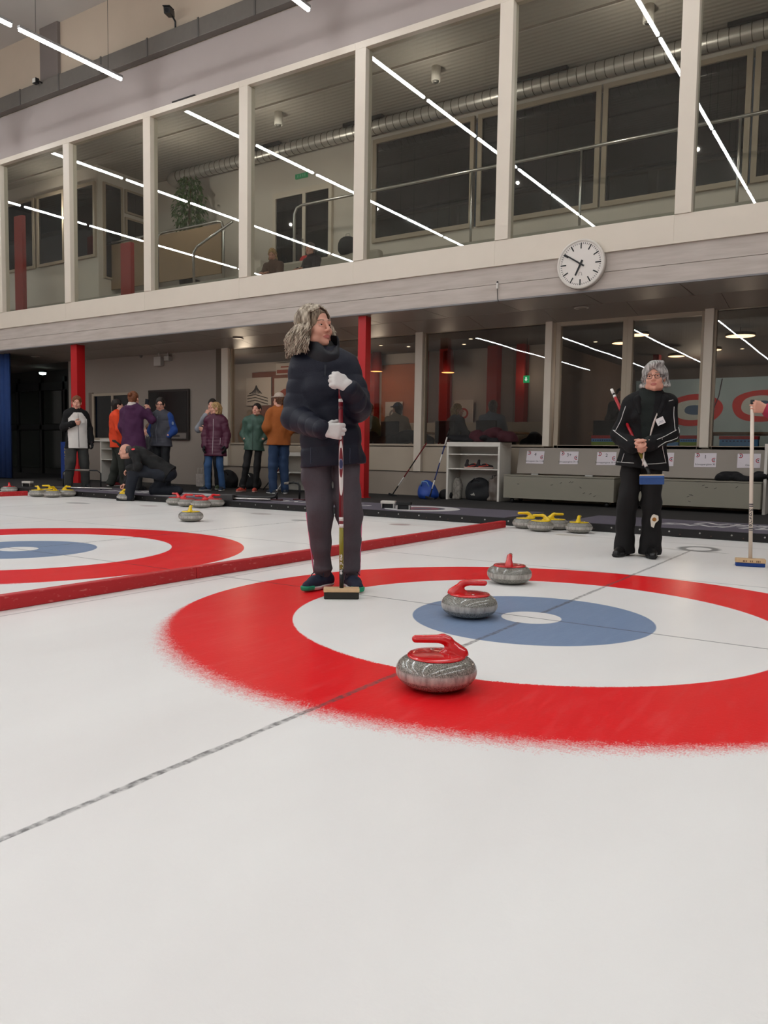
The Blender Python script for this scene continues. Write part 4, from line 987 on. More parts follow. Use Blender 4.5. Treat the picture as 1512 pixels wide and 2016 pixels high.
# ---- left end: dark doorway with blue curtain, window, board, boxes
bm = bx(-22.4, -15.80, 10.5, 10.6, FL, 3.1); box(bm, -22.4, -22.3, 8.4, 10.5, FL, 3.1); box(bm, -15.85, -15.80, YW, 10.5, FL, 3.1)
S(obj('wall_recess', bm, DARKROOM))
dt = thing('glass_doors', 'dark glazed doors at the back of the unlit recess on the left', 'door', (0, 0, 0))
bm = BM()
for a, b in ((-21.7, -21.1), (-20.95, -20.0), (-19.75, -18.9), (-18.6, -17.5)):
    box(bm, a, b, 10.46, 10.47, 1.55, 2.5); box(bm, a, b, 10.46, 10.47, .25, 1.35)
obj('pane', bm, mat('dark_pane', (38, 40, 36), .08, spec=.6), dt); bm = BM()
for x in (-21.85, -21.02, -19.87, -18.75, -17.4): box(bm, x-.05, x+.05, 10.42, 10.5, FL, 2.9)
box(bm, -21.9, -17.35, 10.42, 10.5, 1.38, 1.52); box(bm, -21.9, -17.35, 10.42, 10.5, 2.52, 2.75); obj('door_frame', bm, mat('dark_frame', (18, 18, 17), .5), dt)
t = thing('emergency_light', 'small lit wall lamp glowing in the dark recess on the left', 'light', (-19.1, 10.0, 2.98)); obj('housing', bx(-.14, .14, -.05, .05, 0, .05), DARKM, t); obj('diffuser', lathe(BM(), [(.10, 0), (.09, -.05), (0, -.07)], 16), emit('cold_lamp', (215, 235, 230), 3.), t)
bm = BM(); n = 26; pv = []
for i in range(n+1):
    x = -17.9+(1.6*i/n); y = 7.30+.045*math.sin(i*2.1); pv.append((bm.verts.new((x, y, FL+.02)), bm.verts.new((x, y, 3.06))))
for a, b in zip(pv[:-1], pv[1:]): bm.faces.new((a[0], b[0], b[1], a[1])).smooth = True
cu = obj('curtain', bm, mat('blue_curtain', (22, 48, 96), .9, noise=.2, nscale=8)); so = cu.modifiers.new('s', 'SOLIDIFY'); so.thickness = .008; tag(cu, 'dark blue curtain hanging at the far left beside the doorway', 'curtain')
w = S(obj('window_30', bx(-14.80, -13.35, YW-.02, YW-.012, 1.10, 2.11), NIGHT)); bm = BM()
for x in (-14.84, -14.13, -13.36): box(bm, x, x+.07, YW-.05, YW+.01, 1.10, 2.09)
box(bm, -14.84, -13.29, YW-.05, YW+.01, 2.09, 2.15); box(bm, -14.84, -13.3, YW-.05, YW+.01, 1.04, 1.10); obj('frame', bm, CREAM2, w); obj('reveal', bx(-15.0, -14.84, YW-.02, YW, 1.04, 2.18), mat('brown_reveal', (112, 98, 88), .7), w); obj('sill', bx(-14.95, -13.2, YW-.07, YW, 1.02, 1.045), WHITE, w)
t = thing('notice_board', 'large dark framed board on the grey wall behind the man in blue sleeves', 'board', (0, 0, 0))
bm = bx(-12.83, -11.53, YW-.06, YW-.02, 1.06, 2.17); obj('frame', bm, mat('brown_black_frame', (40, 32, 28), .5), t, bevel=.006); obj('panel', bx(-12.78, -11.58, YW-.063, YW-.06, 1.24, 2.12), mat('black_screen', (22, 19, 18), .25), t); obj('bottom_rail', bx(-12.78, -11.60, YW-.066, YW-.06, 1.09, 1.21), mat('pale_rail', (112, 104, 98), .5), t); obj('sticker', bx(-12.05, -11.80, YW-.068, YW-.066, 1.125, 1.17), mat('dark_label', (52, 46, 44), .5), t)
for x0, x1, z0, z1, lab in ((-12.58, -12.36, 2.70, 2.90, 'larger grey electrical box on a conduit high on the grey wall'), (-12.25, -12.10, 2.80, 2.90, 'smaller grey junction box on a conduit, right of the larger box')):
    t = thing('junction_box', lab, 'electrical box', ((x0+x1)/2, YW, z0)); h = z1-z0; w2 = (x1-x0)/2
    obj('case', bx(-w2, w2, -.11, 0, 0, h), mat('box_grey', (176, 168, 160), .5), t, bevel=.008); obj('conduit', tube(BM(), [(0, -.05, h), (0, -.05, 3.06-z0)], .014, 8), mat('conduit', (168, 160, 152), .5), t)
t = thing('motion_sensor', 'tiny sensor on the grey wall left of the electrical boxes', 'sensor', (-13.12, YW, 2.97)); obj('case', lathe(BM(), [(0, -.05), (.035, -.04), (.045, 0), (.045, .03), (0, .03)], 14), mat('sensor_grey', (110, 104, 98), .4), t)
bn = thing('roll_up_banner', 'narrow blue roll-up banner with yellow vertical writing behind the woman in black and white', 'banner', (-14.68, 7.6, FL))
obj('fabric', bx(-.17, .17, -.005, .005, .05, .90), mat('banner_blue', (22, 52, 118), .6, noise=.35, nscale=14), bn); obj('stand', bx(-.2, .2, -.08, .08, 0, .05), DARKM, bn)
lettering('CURLING', .15, mat('banner_yellow', (206, 176, 60), .6), bn, T(.02, -.008, .50) @ FACE_Y @ Matrix.Rotation(-PI/2, 4, 'Z'), .002)
obj('white_print', prism(BM(), [(-.12, .18), (.14, .24), (.13, .13), (.02, .08)], .002, T(0, -.006, 0) @ FACE_Y), WHITE, bn)

# ---- clock
ck = thing('wall_clock', 'round white station clock on the beam showing about ten to seven', 'clock', (-2.277, YB-.005, 3.455))
R0 = .335
obj('case', lathe(BM(), [(0, 0), (R0, 0), (R0, .07), (R0-.005, .085), (R0-.03, .085), (R0-.035, .07), (0, .07)], 64), mat('clock_case', (206, 198, 188), .4), ck).matrix_local = Matrix.Rotation(PI/2, 4, 'X')
dl = obj('dial', disc(BM(), (0, 0, .072), R0-.035, 64, 'z', .002), mat('clock_dial', (214, 206, 198), .5), ck); dl.matrix_local = Matrix.Rotation(PI/2, 4, 'X')
K = mat('clock_black', (16, 14, 14), .5); bm = BM()
for i in range(60):
    M = Matrix.Rotation(-2*PI*i/60, 4, 'Z'); big = i % 5 == 0
    if big: box(bm, -.0085, .0085, .205, .285, .0745, .0765, M)
    else: box(bm, -.0032, .0032, .262, .285, .0745, .0765, M)
obj('minute_marks', bm, K, dl)
def hand(name, deg, l, tail, w0, w1, z):
    M = Matrix.Rotation(-math.radians(deg), 4, 'Z'); o = obj(name, prism(BM(), [(-w1, -tail), (w1, -tail), (w0, l), (-w0, l)], .003, T(0, 0, z) @ M), K, ck); o.matrix_local = Matrix.Rotation(PI/2, 4, 'X')
hand('hour_hand', 205, .165, .055, .011, .0145, .079); hand('minute_hand', 303, .275, .06, .008, .012, .084)
bm = BM(); tube(bm, [(-.018, -.150, .0775), (-.018, -.125, .0775), (-.009, -.112, .0775), (.009, -.112, .0775), (.018, -.125, .0775), (.018, -.150, .0775)], .0022, 5); tube(bm, [(-.02, -.152, .0775), (-.028, -.152, .0775)], .0018, 5); tube(bm, [(.02, -.152, .0775), (.028, -.152, .0775)], .0018, 5)
obj('dial_mark', bm, mat('clock_grey', (90, 86, 84), .5), dl)
t = thing('hanging_cable', 'short black cable with a plug hanging on the beam left of the clock', 'cable', (-3.545, YB, 3.06)); obj('plug', bx(-.012, .012, -.03, 0, .20, .28), mat('plug_white', (210, 204, 196), .5), t); obj('cord', tube(BM(), [(0, -.015, .30), (0, -.02, .28)], .014, 8), DARKM, t); obj('lead', tube(BM(), [(0, -.018, .20), (.006, -.018, .12), (.01, -.016, .05), (.02, -.014, .02)], .005, 6), DARKM, t)
# ------------------------------------------------------------------ upper lounge seen through the high windows
UPW = mat('lounge_wall', (206, 197, 186), .85, noise=.05, nscale=2)
def corr(name, c):
    m, nt, b = nodes_of(name); g = nt.nodes.new('ShaderNodeNewGeometry'); w = nt.nodes.new('ShaderNodeTexWave'); w.wave_type = 'BANDS'; w.bands_direction = 'Y'; w.inputs['Scale'].default_value = 2.6
    nt.links.new(g.outputs['Position'], w.inputs['Vector']); bp = nt.nodes.new('ShaderNodeBump'); bp.inputs['Distance'].default_value = .06; bp.inputs['Strength'].default_value = .16
    nt.links.new(w.outputs['Fac'], bp.inputs['Height']); nt.links.new(bp.outputs['Normal'], b.inputs['Normal']); b.inputs['Base Color'].default_value = lin(c); b.inputs['Roughness'].default_value = .6
    return m
S(obj('ceiling_lounge', bx(-20, 13, YB+.3, 11.3, 7.9, 8.0), corr('corrugated_deck', (158, 150, 140))))
S(obj('trim_20', bx(-20, 13, 8.9, 8.93, 7.86, 7.9), mat('pale_joint', (182, 174, 164), .6)))
bm = bx(-15.65, 13, 11.0, 11.2, 3.5, 5.45); box(bm, -15.65, 13, 11.0, 11.2, 7.58, 7.9); box(bm, -15.65, -8.48, 11.0, 11.2, 5.45, 7.58)
S(obj('wall_lounge_back', bm, UPW)); S(obj('wall_lounge_side', bx(-15.75, -15.65, 9.4, 11.0, 3.5, 7.9), UPW))
bm = bx(-20, -15.65, 9.3, 9.4, 3.5, 5.68); box(bm, -20, -15.65, 9.3, 9.4, 7.48, 7.9); box(bm, -15.75, -15.65, 9.3, 9.4, 5.68, 7.48); S(obj('wall_lounge_front', bm, UPW))
S(obj('floor_lounge', bx(-20, 13, YB+.36, 11.2, 3.5, 3.6), mat('lounge_floor', (110, 100, 90), .7)))
S(obj('floor_tribune', bx(-20, 13, 8.9, 10.98, 3.6, 4.55), mat('tribune_white', (178, 170, 158), .7, noise=.04)))
# dark night windows at the back of the lounge
def night(n, x0, x1, z0, z1, y, fr=.07):
    w = S(obj('window_%d' % n, bx(x0, x1, y-.02, y, z0, z1), NIGHT)); f = BM()
    box(f, x0-fr, x0+.02, y-.06, y+.02, z0-fr, z1+fr); box(f, x1-.02, x1+fr, y-.06, y+.02, z0-fr, z1+fr); box(f, x0+.02, x1-.02, y-.06, y+.02, z1-.02, z1+fr); box(f, x0+.02, x1-.02, y-.06, y+.02, z0-fr, z0+.02); obj('frame', f, CREAM2, w)
for i, (a, b) in enumerate(((-8.40, -6.08), (-5.86, -3.50), (-3.32, -.95), (-.77, 1.6), (1.8, 4.1))): night(40+i, a, b, 5.5, 7.55, 10.99)
for i, (a, b) in enumerate(((-19.6, -18.30), (-18.08, -17.0), (-16.46, -15.75))): night(50+i, a, b, 5.70, 7.45, 9.29, .05)
for i, (a, b, z0, z1) in enumerate(((9.50, 9.98, 5.2, 7.48), (10.17, 10.7, 6.98, 7.48), (10.17, 10.7, 6.30, 6.78))):
    w = S(obj('window_%d' % (55+i), bx(-15.655, -15.63, a, b, z0, z1), NIGHT)); f = BM()
    box(f, -15.66, -15.60, a-.06, a, z0-.05, z1+.05); box(f, -15.66, -15.60, b, b+.06, z0-.05, z1+.05); box(f, -15.66, -15.60, a, b, z1, z1+.05); box(f, -15.66, -15.60, a, b, z0-.05, z0); obj('frame', f, CREAM2, w)
dd = S(obj('door_1', bx(-11.22, -10.42, 10.95, 10.99, 4.6, 6.80), NIGHT)); f = BM()
for x in (-11.32, -10.42, -9.66): box(f, x, x+.09, 10.92, 11.0, 4.6, 6.80)
box(f, -11.32, -9.57, 10.92, 11.0, 6.80, 6.93); obj('frame', f, CREAM, dd); obj('pane', bx(-10.33, -9.66, 10.95, 10.99, 4.6, 6.80), NIGHT, dd); obj('handle', tube(BM(), [(-10.37, 10.9, 5.75), (-10.37, 10.86, 5.75), (-10.37, 10.86, 5.55)], .015, 6), CHROME, dd)
t = thing('exit_sign', 'small green exit sign on the white lounge wall above the upstairs glass door', 'sign', (-10.48, 10.99, 7.22)); obj('panel', bx(-.17, .17, -.05, 0, -.05, .05), emit('exit_green_dim', (28, 120, 74), .35), t)
for k, x in enumerate((-.11, -.04, .03, .10)): pass
bm = BM()
for x in (-.10, -.02, .05, .11): box(bm, x, x+.018, -.052, -.05, -.03, .03)
obj('pictogram', bm, mat('sign_pale', (150, 190, 165), .5), t)
# spiral duct hung under the lounge ceiling with its bend at the left
du = thing('ventilation_duct', 'shiny spiral ventilation duct along the lounge ceiling with a bend at its left end', 'duct', (0, 0, 0))
SP = mat('spiral_steel', (206, 202, 196), .34, .75, noise=.1, nscale=3)
pts = [(-14.45, 10.95, 7.70), (-14.45, 10.75, 7.70), (-14.40, 10.62, 7.70), (-14.25, 10.55, 7.70)]+[(x, 10.55, 7.70) for x in np.arange(-14, 13.1, 1.)]
obj('pipe', tube(BM(), pts, .145, 20), SP, du); bm = BM()
for x in np.arange(-14.1, 6, .17): ring(bm, (0, 0, 0), .143, .151, 20, .012, T(x, 10.55, 7.70) @ Matrix.Rotation(PI/2, 4, 'Y'))
obj('seam', bm, mat('seam_dark', (120, 116, 110), .35, 1.), du); bm = BM()
for x in np.arange(-13, 6, 2.5): tube(bm, [(x, 10.55, 7.83), (x, 10.55, 7.92)], .008, 6)
obj('hanger', bm, CHROME, du)
bm = BM()
for x in (-11.7, -8.9, -4.9, -1.2): box(bm, x, x+1.0, 10.40, 10.52, 7.80, 7.87)
obj('damper', bm, DARKM, du)
for x, l in ((-9.75, 'white cylinder spotlight on the lounge ceiling behind the fourth window'), (-5.98, 'white cylinder spotlight on the lounge ceiling behind the window left of the clock'), (-2.16, 'white cylinder spotlight on the lounge ceiling above the clock')):
    t = thing('cylinder_spotlight', l, 'light', (x, 9.3, 7.9), 0, 'cylinder spotlights on the lounge ceiling'); obj('housing', lathe(BM(), [(0, 0), (.085, 0), (.085, -.26), (.075, -.26), (.075, -.24), (0, -.24)], 20), WHITE, t)
    obj('bulb', lathe(BM(), [(.05, -.20), (.055, -.275), (.03, -.285), (0, -.285)], 14), CHROME, t)
# rail, barrier panels, plant, added red uprights, sofa
def rail(name, lab, pts, r, extra=()):
    t = thing(name, lab, 'handrail', (0, 0, 0)); obj('top_rail', tube(BM(), pts, r, 8), CHROME, t)
    for a, b in extra: obj('upright', tube(BM(), [a, b], r*.8, 8), CHROME, t)
rail('handrail', 'long steel handrail crossing in front of the dark lounge windows', [(-10.05, 10.2, 4.6), (-10.05, 10.2, 6.10), (-9.98, 10.2, 6.22), (-9.85, 10.2, 6.26), (3.0, 10.2, 6.26)], .032, [((-5.66, 10.2, 4.6), (-5.66, 10.2, 6.25)), ((-3.5, 10.2, 4.6), (-3.5, 10.2, 6.25)), ((-.9, 10.2, 4.6), (-.9, 10.2, 6.25))])
BRN = mat('brown_panel', (140, 116, 88), .6, noise=.08, nscale=3)
for x0, x1, lab in ((-16.10, -14.20, 'left brown barrier panel in a bent steel tube, behind the second window'), (-13.92, -11.72, 'right brown barrier panel in a bent steel tube, below the indoor plant')):
    t = thing('barrier_panel', lab, 'barrier', (0, 0, 0)); obj('board', bx(x0+.06, x1-.06, 9.68, 9.71, 4.9, 6.02), BRN, t)
    obj('tube_frame', tube(BM(), [(x0, 9.7, 4.56), (x0, 9.7, 5.9), (x0+.08, 9.7, 6.05), (x0+.2, 9.7, 6.08), (x1-.2, 9.7, 6.08), (x1-.06, 9.7, 6.05), (x1, 9.7, 5.9), (x1, 9.7, 4.56)], .03, 8), CHROME, t)
rail('handrail', 'short bent steel handrail in front of the brown barrier panel', [(-12.25, 9.3, 4.56), (-12.28, 9.3, 5.33), (-12.15, 9.3, 5.46), (-11.2, 9.45, 5.92)], .03)
rail('handrail', 'looped steel grab rail beside the mullion left of the seated guests', [(-10.62, 9.2, 4.56), (-10.62, 9.2, 5.42), (-10.52, 9.2, 5.52), (-10.40, 9.2, 5.42), (-10.40, 9.2, 4.56)], .028)
pl = thing('potted_plant', 'leafy green indoor fig standing behind the brown barrier panel upstairs', 'plant', (-13.41, 10.25, 4.55))
obj('pot', lathe(BM(), [(0, 0), (.20, 0), (.26, .45), (.23, .45), (.2, .40), (0, .40)], 20), mat('pot_grey', (90, 84, 78), .6), pl); obj('trunk', tube(tube(BM(), [(0, 0, .4), (.03, .02, 1.2), (-.02, 0, 2.0), (.02, .03, 2.7)], [.03, .026, .022, .012], 8), [(.05, .03, .4), (-.04, .0, 1.3), (.06, .02, 2.3)], [.022, .02, .01], 8), mat('bark', (84, 66, 48), .9), pl)
bm = BM(); g = np.random.default_rng(5)
for i in range(950):
    h = g.uniform(1.55, 2.92); rr = .44*math.sqrt(max(.05, 1-((h-2.15)/.85)**2))*g.uniform(.35, 1); a = g.uniform(0, 2*PI)
    M = T(rr*math.cos(a), rr*math.sin(a)*.8, h) @ Matrix.Rotation(a, 4, 'Z') @ Matrix.Rotation(g.uniform(.2, 1.4), 4, 'Y') @ Matrix.Rotation(g.uniform(-1, 1), 4, 'X')
    L = g.uniform(.07, .13); w = L*.24; vs = [bm.verts.new(M @ Vector(p)) for p in ((0, 0, 0), (L*.4, w, .012), (L, 0, -.02), (L*.4, -w, .012))]; bm.faces.new(vs)
obj('foliage', bm, mat('fig_leaf', (58, 84, 38), .5, noise=.5, nscale=9), pl)
RED2 = mat('red_reflection', (150, 44, 36), .5, noise=.05)  # red reflections in the panes, built as added uprights behind the glass
for x, z, lab in ((-17.25, 6.6, 'dull red upright standing in for a reflection in the leftmost upper window'), (-13.2, 5.42, 'short dull red upright standing in for a reflection, before the left brown panel')):
    t = thing('red_upright', lab, 'post', (x, 8.2, 3.6)); obj('shaft', bx(-.17, .17, -.05, .05, 0, z-3.6), RED2, t); obj('base_plate', bx(-.2, .2, -.08, .08, 0, .015), RED2, t)
t = thing('sofa', 'pale sofa backed against the tribune where the two guests sit upstairs', 'sofa', (-8.2, 8.30, 3.6)); SOFA = mat('sofa_cream', (176, 166, 152), .9, noise=.05)
obj('seat', bx(-1.5, 1.5, -.35, .25, .05, .42), SOFA, t, bevel=.04); obj('backrest', bx(-1.5, 1.5, .25, .45, .05, .98), SOFA, t, bevel=.05); obj('armrest', bx(1.3, 1.5, -.35, .3, .42, .68), SOFA, t, bevel=.04)
t = thing('backpack', 'dark backpack propped on the sofa back right of the seated man upstairs', 'bag', (-7.45, 8.62, 4.55)); F = Field(); F.ell((0, 0, .17), (.20, .12, .19), k=.05); F.ell((0, -.08, .12), (.14, .08, .11), k=.04); F.cut((0, 0, -1), 0); F.disp = wob(.01, 20, 3); fobj('body', F, .012, mat('bag_black', (26, 26, 28), .8), t); obj('handle', tube(BM(), [(-.05, 0, .34), (-.03, 0, .41), (.05, 0, .41), (.07, 0, .34)], .01, 6), WHITE, t)
t = thing('daypack', 'black daypack leaning in the lounge beside the bent rail', 'bag', (-11.55, 10.3, 5.2)); F = Field(); F.cone((0, 0, .1), (0, 0, .35), .16, .12, .03, .7); F.cut((0, 0, -1), 0); fobj('body', F, .014, MATS['bag_black'], t); obj('strap', tube(BM(), [(-.1, -.1, .4), (0, -.14, .2), (-.1, -.1, .05)], .015, 6), DARKM, t); S(obj('shelf_ledge', bx(-12.2, -11.0, 10.15, 10.5, 4.55, 5.2), UPW))
seated('guest with long blond hair in a brown coat seated upstairs behind the fourth window', (-8.80, 8.12, 3.52), face(.1, -1), mat('brown_coat', (92, 66, 54), .8, noise=.1), H_BLOND, hair_cap(extra=ex_long, wav=.005), .93, (.35, -.45, 0))
t = thing('red_scarf', 'small red scarf draped on the sofa between the two seated guests', 'scarf', (-8.45, 8.62, 4.50)); F = Field(); F.ell((0, 0, .08), (.13, .06, .10), k=.03); F.disp = wob(.015, 24, 2); fobj('cloth', F, .010, mat('scarf_red', (196, 40, 38), .8), t); F = Field(); F.ell((.06, -.05, -.03), (.035, .03, .07)); fobj('fringe', F, .010, MATS['scarf_red'], t)
seated('grey-haired man in a dark jacket seated upstairs, right of the blond guest', (-7.83, 8.10, 3.48), face(-.25, -1), mat('dark_wine_jacket', (40, 26, 32), .7, noise=.1), H_GRAYB, hair_cap(wav=.003, front=.05, back=-.07, thick=.008), .95, (.2, -.1, 0))

# ------------------------------------------------------------------ restaurant behind the lower glazing
RF = .52            # the restaurant floor lies higher than the platform
RW = mat('restaurant_wall', (176, 168, 162), .8, noise=.05, nscale=2); BROWNC = mat('brown_ceiling', (58, 48, 42), .7, noise=.08, nscale=2)
S(obj('ceiling_restaurant', bx(-15.8, 13, YW+.3, 19, 2.985, 3.05), BROWNC)); S(obj('floor_restaurant', bx(-15.8, 13, YW+.16, 19, FL, RF), mat('restaurant_floor', (92, 70, 54), .5, noise=.15, nscale=3)))
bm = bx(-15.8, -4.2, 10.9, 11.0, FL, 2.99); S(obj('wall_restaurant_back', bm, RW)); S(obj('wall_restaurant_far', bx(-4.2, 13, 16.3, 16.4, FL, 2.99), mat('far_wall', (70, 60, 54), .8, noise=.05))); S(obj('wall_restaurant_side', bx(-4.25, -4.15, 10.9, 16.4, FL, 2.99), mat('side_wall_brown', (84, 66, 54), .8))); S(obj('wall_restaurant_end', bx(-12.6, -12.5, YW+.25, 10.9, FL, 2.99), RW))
ORW = mat('orange_panel', (170, 104, 76), .8, noise=.05); 
for i, (a, b, m) in enumerate(((-11.9, -9.6, mat('wood_red', (120, 64, 44), .6, noise=.15, nscale=5, stretch=(1, 1, 6))), (-8.1, -7.0, ORW), (-9.5, -8.3, ORW))): S(obj('wall_panel', bx(a, b, 10.86, 10.9, 1.3, 2.75), m))
for i, (x, w) in enumerate(((-8.25, .10), (-7.0, .09), (-6.45, .10), (-5.35, .11), (-4.75, .09), (-9.75, .10), (-2.9, .06))):
    t = thing('red_pillar', ['red pillar at the restaurant back wall behind the red post', 'red pillar beside the orange wall panel', 'red pillar left of the middle lower pane', 'red pillar behind the guests at the middle pane', 'red pillar left of the green exit sign', 'red pillar between the wall panels behind the front woman', 'thin red pillar behind the first glass door'][i], 'pillar', (x, 10.75 if x < -4 else 13.5, FL)); obj('shaft', bx(-w, w, -.1, .1, 0, 2.9), mat('pillar_red', (150, 30, 28), .5), t); obj('base', bx(-w-.01, w+.01, -.11, .11, 0, .06), MATS['pillar_red'], t)
for x, lab in ((-7.6, 'low white partition behind the guests left of the middle pane'), (-5.2, 'low white partition behind the guests at the middle pane')):
    t = thing('partition', lab, 'partition', (x, 10.4, RF)); obj('panel', bx(-1.15, 1.15, -.04, .04, .1, .95), mat('partition_white', (200, 184, 164), .6), t); obj('foot', bx(-1.1, 1.1, -.15, .15, 0, .1), WHITE, t)
def table(x, y, lab, w=.7):
    t = thing('table', lab, 'table', (x, y, RF)); obj('tabletop', bx(-w, w, -.38, .38, .70, .74), mat('table_wood', (150, 116, 84), .4, noise=.1, nscale=6), t, bevel=.005)
    for sx in (-1, 1): obj('leg', bx(sx*w*.8-.03, sx*w*.8+.03, -.03, .03, 0, .70), DARKM, t)
table(-6.95, 9.72, 'wooden table with the two guests left of the middle pane'); table(-5.0, 9.75, 'wooden table with the two guests behind the white shelf'); table(-2.5, 10.6, 'wooden table behind the first glass door'); table(-.6, 10.4, 'wooden table behind the second glass door')
def chair(x, y, rz, lab):
    t = thing('restaurant_chair', lab, 'chair', (x, y, RF), rz); m = mat('chair_dark', (40, 34, 32), .6)
    obj('seat', bx(-.21, .21, -.2, .22, .44, .48), m, t, bevel=.01); obj('backrest', bx(-.20, .20, -.22, -.18, .52, .92), m, t, bevel=.015)
    for sx in (-1, 1):
        for sy in (-1, 1): obj('leg', tube(BM(), [(sx*.18, sy*.18, 0), (sx*.17, sy*.17, .45)], .013, 6), DARKM, t)
for a in ((-7.30, 9.12, 0, 'dark chair under the guest in the olive jacket'), (-6.62, 9.12, 0, 'dark chair under the guest in the beige jacket and cap'), (-5.45, 9.15, 0, 'dark chair under the guest leaning forward behind the shelf'), (-4.62, 9.15, 0, 'dark chair under the guest in grey behind the bench'), (-2.75, 9.6, .5, 'empty dark chair behind the first glass door')): chair(*a)
seated('guest in an olive jacket seated with their back to the glass beside the red post', (-7.30, 9.12, RF), face(.1, 1), mat('olive_jacket', (104, 104, 74), .8), H_RED, hair_cap(wav=.004), 1., (.2, 0, 0))
seated('guest in a beige jacket and dark cap seated with back to the glass', (-6.62, 9.12, RF), face(-.3, 1), mat('beige_jacket', (146, 128, 108), .8), H_DARK, hair_cap(wav=.004), 1., (.9, 0, 0), cap=mat('cap_blue', (52, 62, 84), .8))
seated('guest in dark clothes seated behind the white shelf, leaning towards the table', (-5.45, 9.15, RF), face(.5, 1), mat('slate_top', (60, 60, 66), .8), H_BLOND, hair_cap(extra=ex_long, wav=.004), .97, (-.6, 0, 0), lean=.12)
seated('guest in a grey hooded top seated behind the glass above the bench', (-4.62, 9.15, RF), face(-.35, 1), mat('grey_hoodie', (112, 116, 126), .8), H_GRAYB, hair_cap(wav=.004), 1., (.4, 0, 0))
J = dict(); person('person', 'waiter in dark clothes standing far back inside behind the first glass door', (-3.35, 12.5, RF), face(.3, -1), {}, vox=.012, hvox=.009, hair=hair_cap(wav=.003), hairc=H_DARK, jacket=dict(m=mat('waiter_black', (28, 27, 30), .8), e=.015), pants=dict(m=DK('waiter_pants', (24, 24, 26))), shoes=dict(m=SHOEB))
S(obj('trim_30', bx(-10.4, 13, YW+.14, YW+.55, .95, .985), mat('inner_sill', (150, 138, 124), .6)))
def coat(x0, x1, y, z, h, m, lab, seed, name='coat', cat='coat'):
    F = Field(); n = 6
    for i in range(n):
        t = i/(n-1); F.ell((x0+(x1-x0)*t, y+.03*math.sin(i*2+seed), z+h*(.45+.3*math.sin(i*1.7+seed))), ((x1-x0)/n*1.0, .12, h*.55), k=.05)
    F.cut((0, 0, -1), -z); F.disp = wob(.016, 20, seed); o = fobj(name, F, .011, m, None); tag(o, lab, cat)
coat(-7.35, -5.85, 8.86, .99, .22, mat('coat_black', (18, 16, 18), .85), 'black coats heaped on the window ledge left of the wide mullion', 1); coat(-4.75, -4.0, 7.98, 1.043, .10, MATS['coat_black'], 'black jacket lying on top of the white shelf unit', 2)
coat(-4.35, -3.72, 8.0, 1.043, .20, mat('coat_wine', (58, 18, 26), .85), 'dark red jacket lying on top of the white shelf unit, right of the black jacket', 3); coat(-3.85, -3.45, 8.86, 1.0, .18, MATS['coat_black'], 'black bag on the window ledge beside the first glass door', 4)
WARM = emit('warm_disc', (255, 205, 150), 5.)
for x, y, z, r, lab in ((-2.30, 9.9, 2.90, .18, 'bright round pendant disc behind the second glass door, highest one'), (-.80, 10.5, 2.86, .23, 'bright round pendant disc at the far right of the restaurant'), (-2.80, 10.6, 2.88, .16, 'round pendant disc half hidden by the post between the glass doors'), (-1.45, 11.6, 2.80, .17, 'round pendant disc just left of the right wide mullion'), (-2.30, 12.6, 2.84, .16, 'dim round pendant disc just above the silver-haired woman')):
    t = thing('pendant_lamp', lab, 'lamp', (x, y, z)); obj('shade', lathe(BM(), [(r, -.015), (r, .03), (r-.01, .035), (.02, .06), (0, .06)], 32), mat('lamp_bronze', (90, 64, 44), .4), t); obj('diffuser', lathe(BM(), [(0, -.02), (r-.01, -.015), (r-.01, .0)], 32), WARM, t); obj('cord', tube(BM(), [(0, 0, .05), (0, 0, 2.99-z)], .006, 6), DARKM, t)
for x, y, z, lab in ((-8.0, 10.5, 2.58, 'red cylindrical pendant lamp seen just right of the red post'), (-6.15, 10.3, 2.46, 'pendant lamp with a dark shade behind the middle lower pane'), (-9.3, 10.2, 2.55, 'pendant lamp behind the front woman')):
    t = thing('pendant_lamp', lab, 'lamp', (x, y, z)); obj('shade', lathe(BM(), [(.13, 0), (.10, .42), (0, .44)], 24), mat('shade_red', (130, 22, 20), .4), t); obj('diffuser', lathe(BM(), [(0, .01), (.125, .0)], 24), emit('warm_glow', (255, 168, 96), 4.), t); obj('cord', tube(BM(), [(0, 0, .43), (0, 0, 2.99-z)], .006, 6), DARKM, t)
DOWN = emit('small_downlight', (255, 226, 190), 6.)
for i, (x, y) in enumerate(((-7.3, 9.6), (-6.9, 10.0), (-5.3, 9.6), (-5.75, 10.2), (-3.4, 11.0), (-2.9, 11.6), (-1.2, 13.2), (-.6, 14.2), (.4, 11.0))): downlight(x, y, 2.982, 'tiny lit ceiling spot inside the restaurant, number %d counted from the left pane' % (i+1), .045, DOWN, 'light', 'small lit ceiling spots in the restaurant')
t = thing('exit_sign', 'glowing green exit sign hanging inside the restaurant behind the middle pane', 'sign', (-4.34, 10.0, 2.24)); obj('panel', bx(-.055, .055, -.015, .015, -.07, .06), emit('exit_green', (20, 170, 98), .9), t); bm = BM(); box(bm, -.012, .012, -.018, -.015, -.005, .035); prism(bm, [(-.03, -.005), (.03, -.005), (0, -.045)], .003, T(0, -.015, 0) @ FACE_Y); obj('arrow', bm, emit('exit_white', (230, 255, 240), 1.2), t); obj('hanger', tube(BM(), [(0, 0, .06), (0, 0, .74)], .006, 6), DARKM, t)
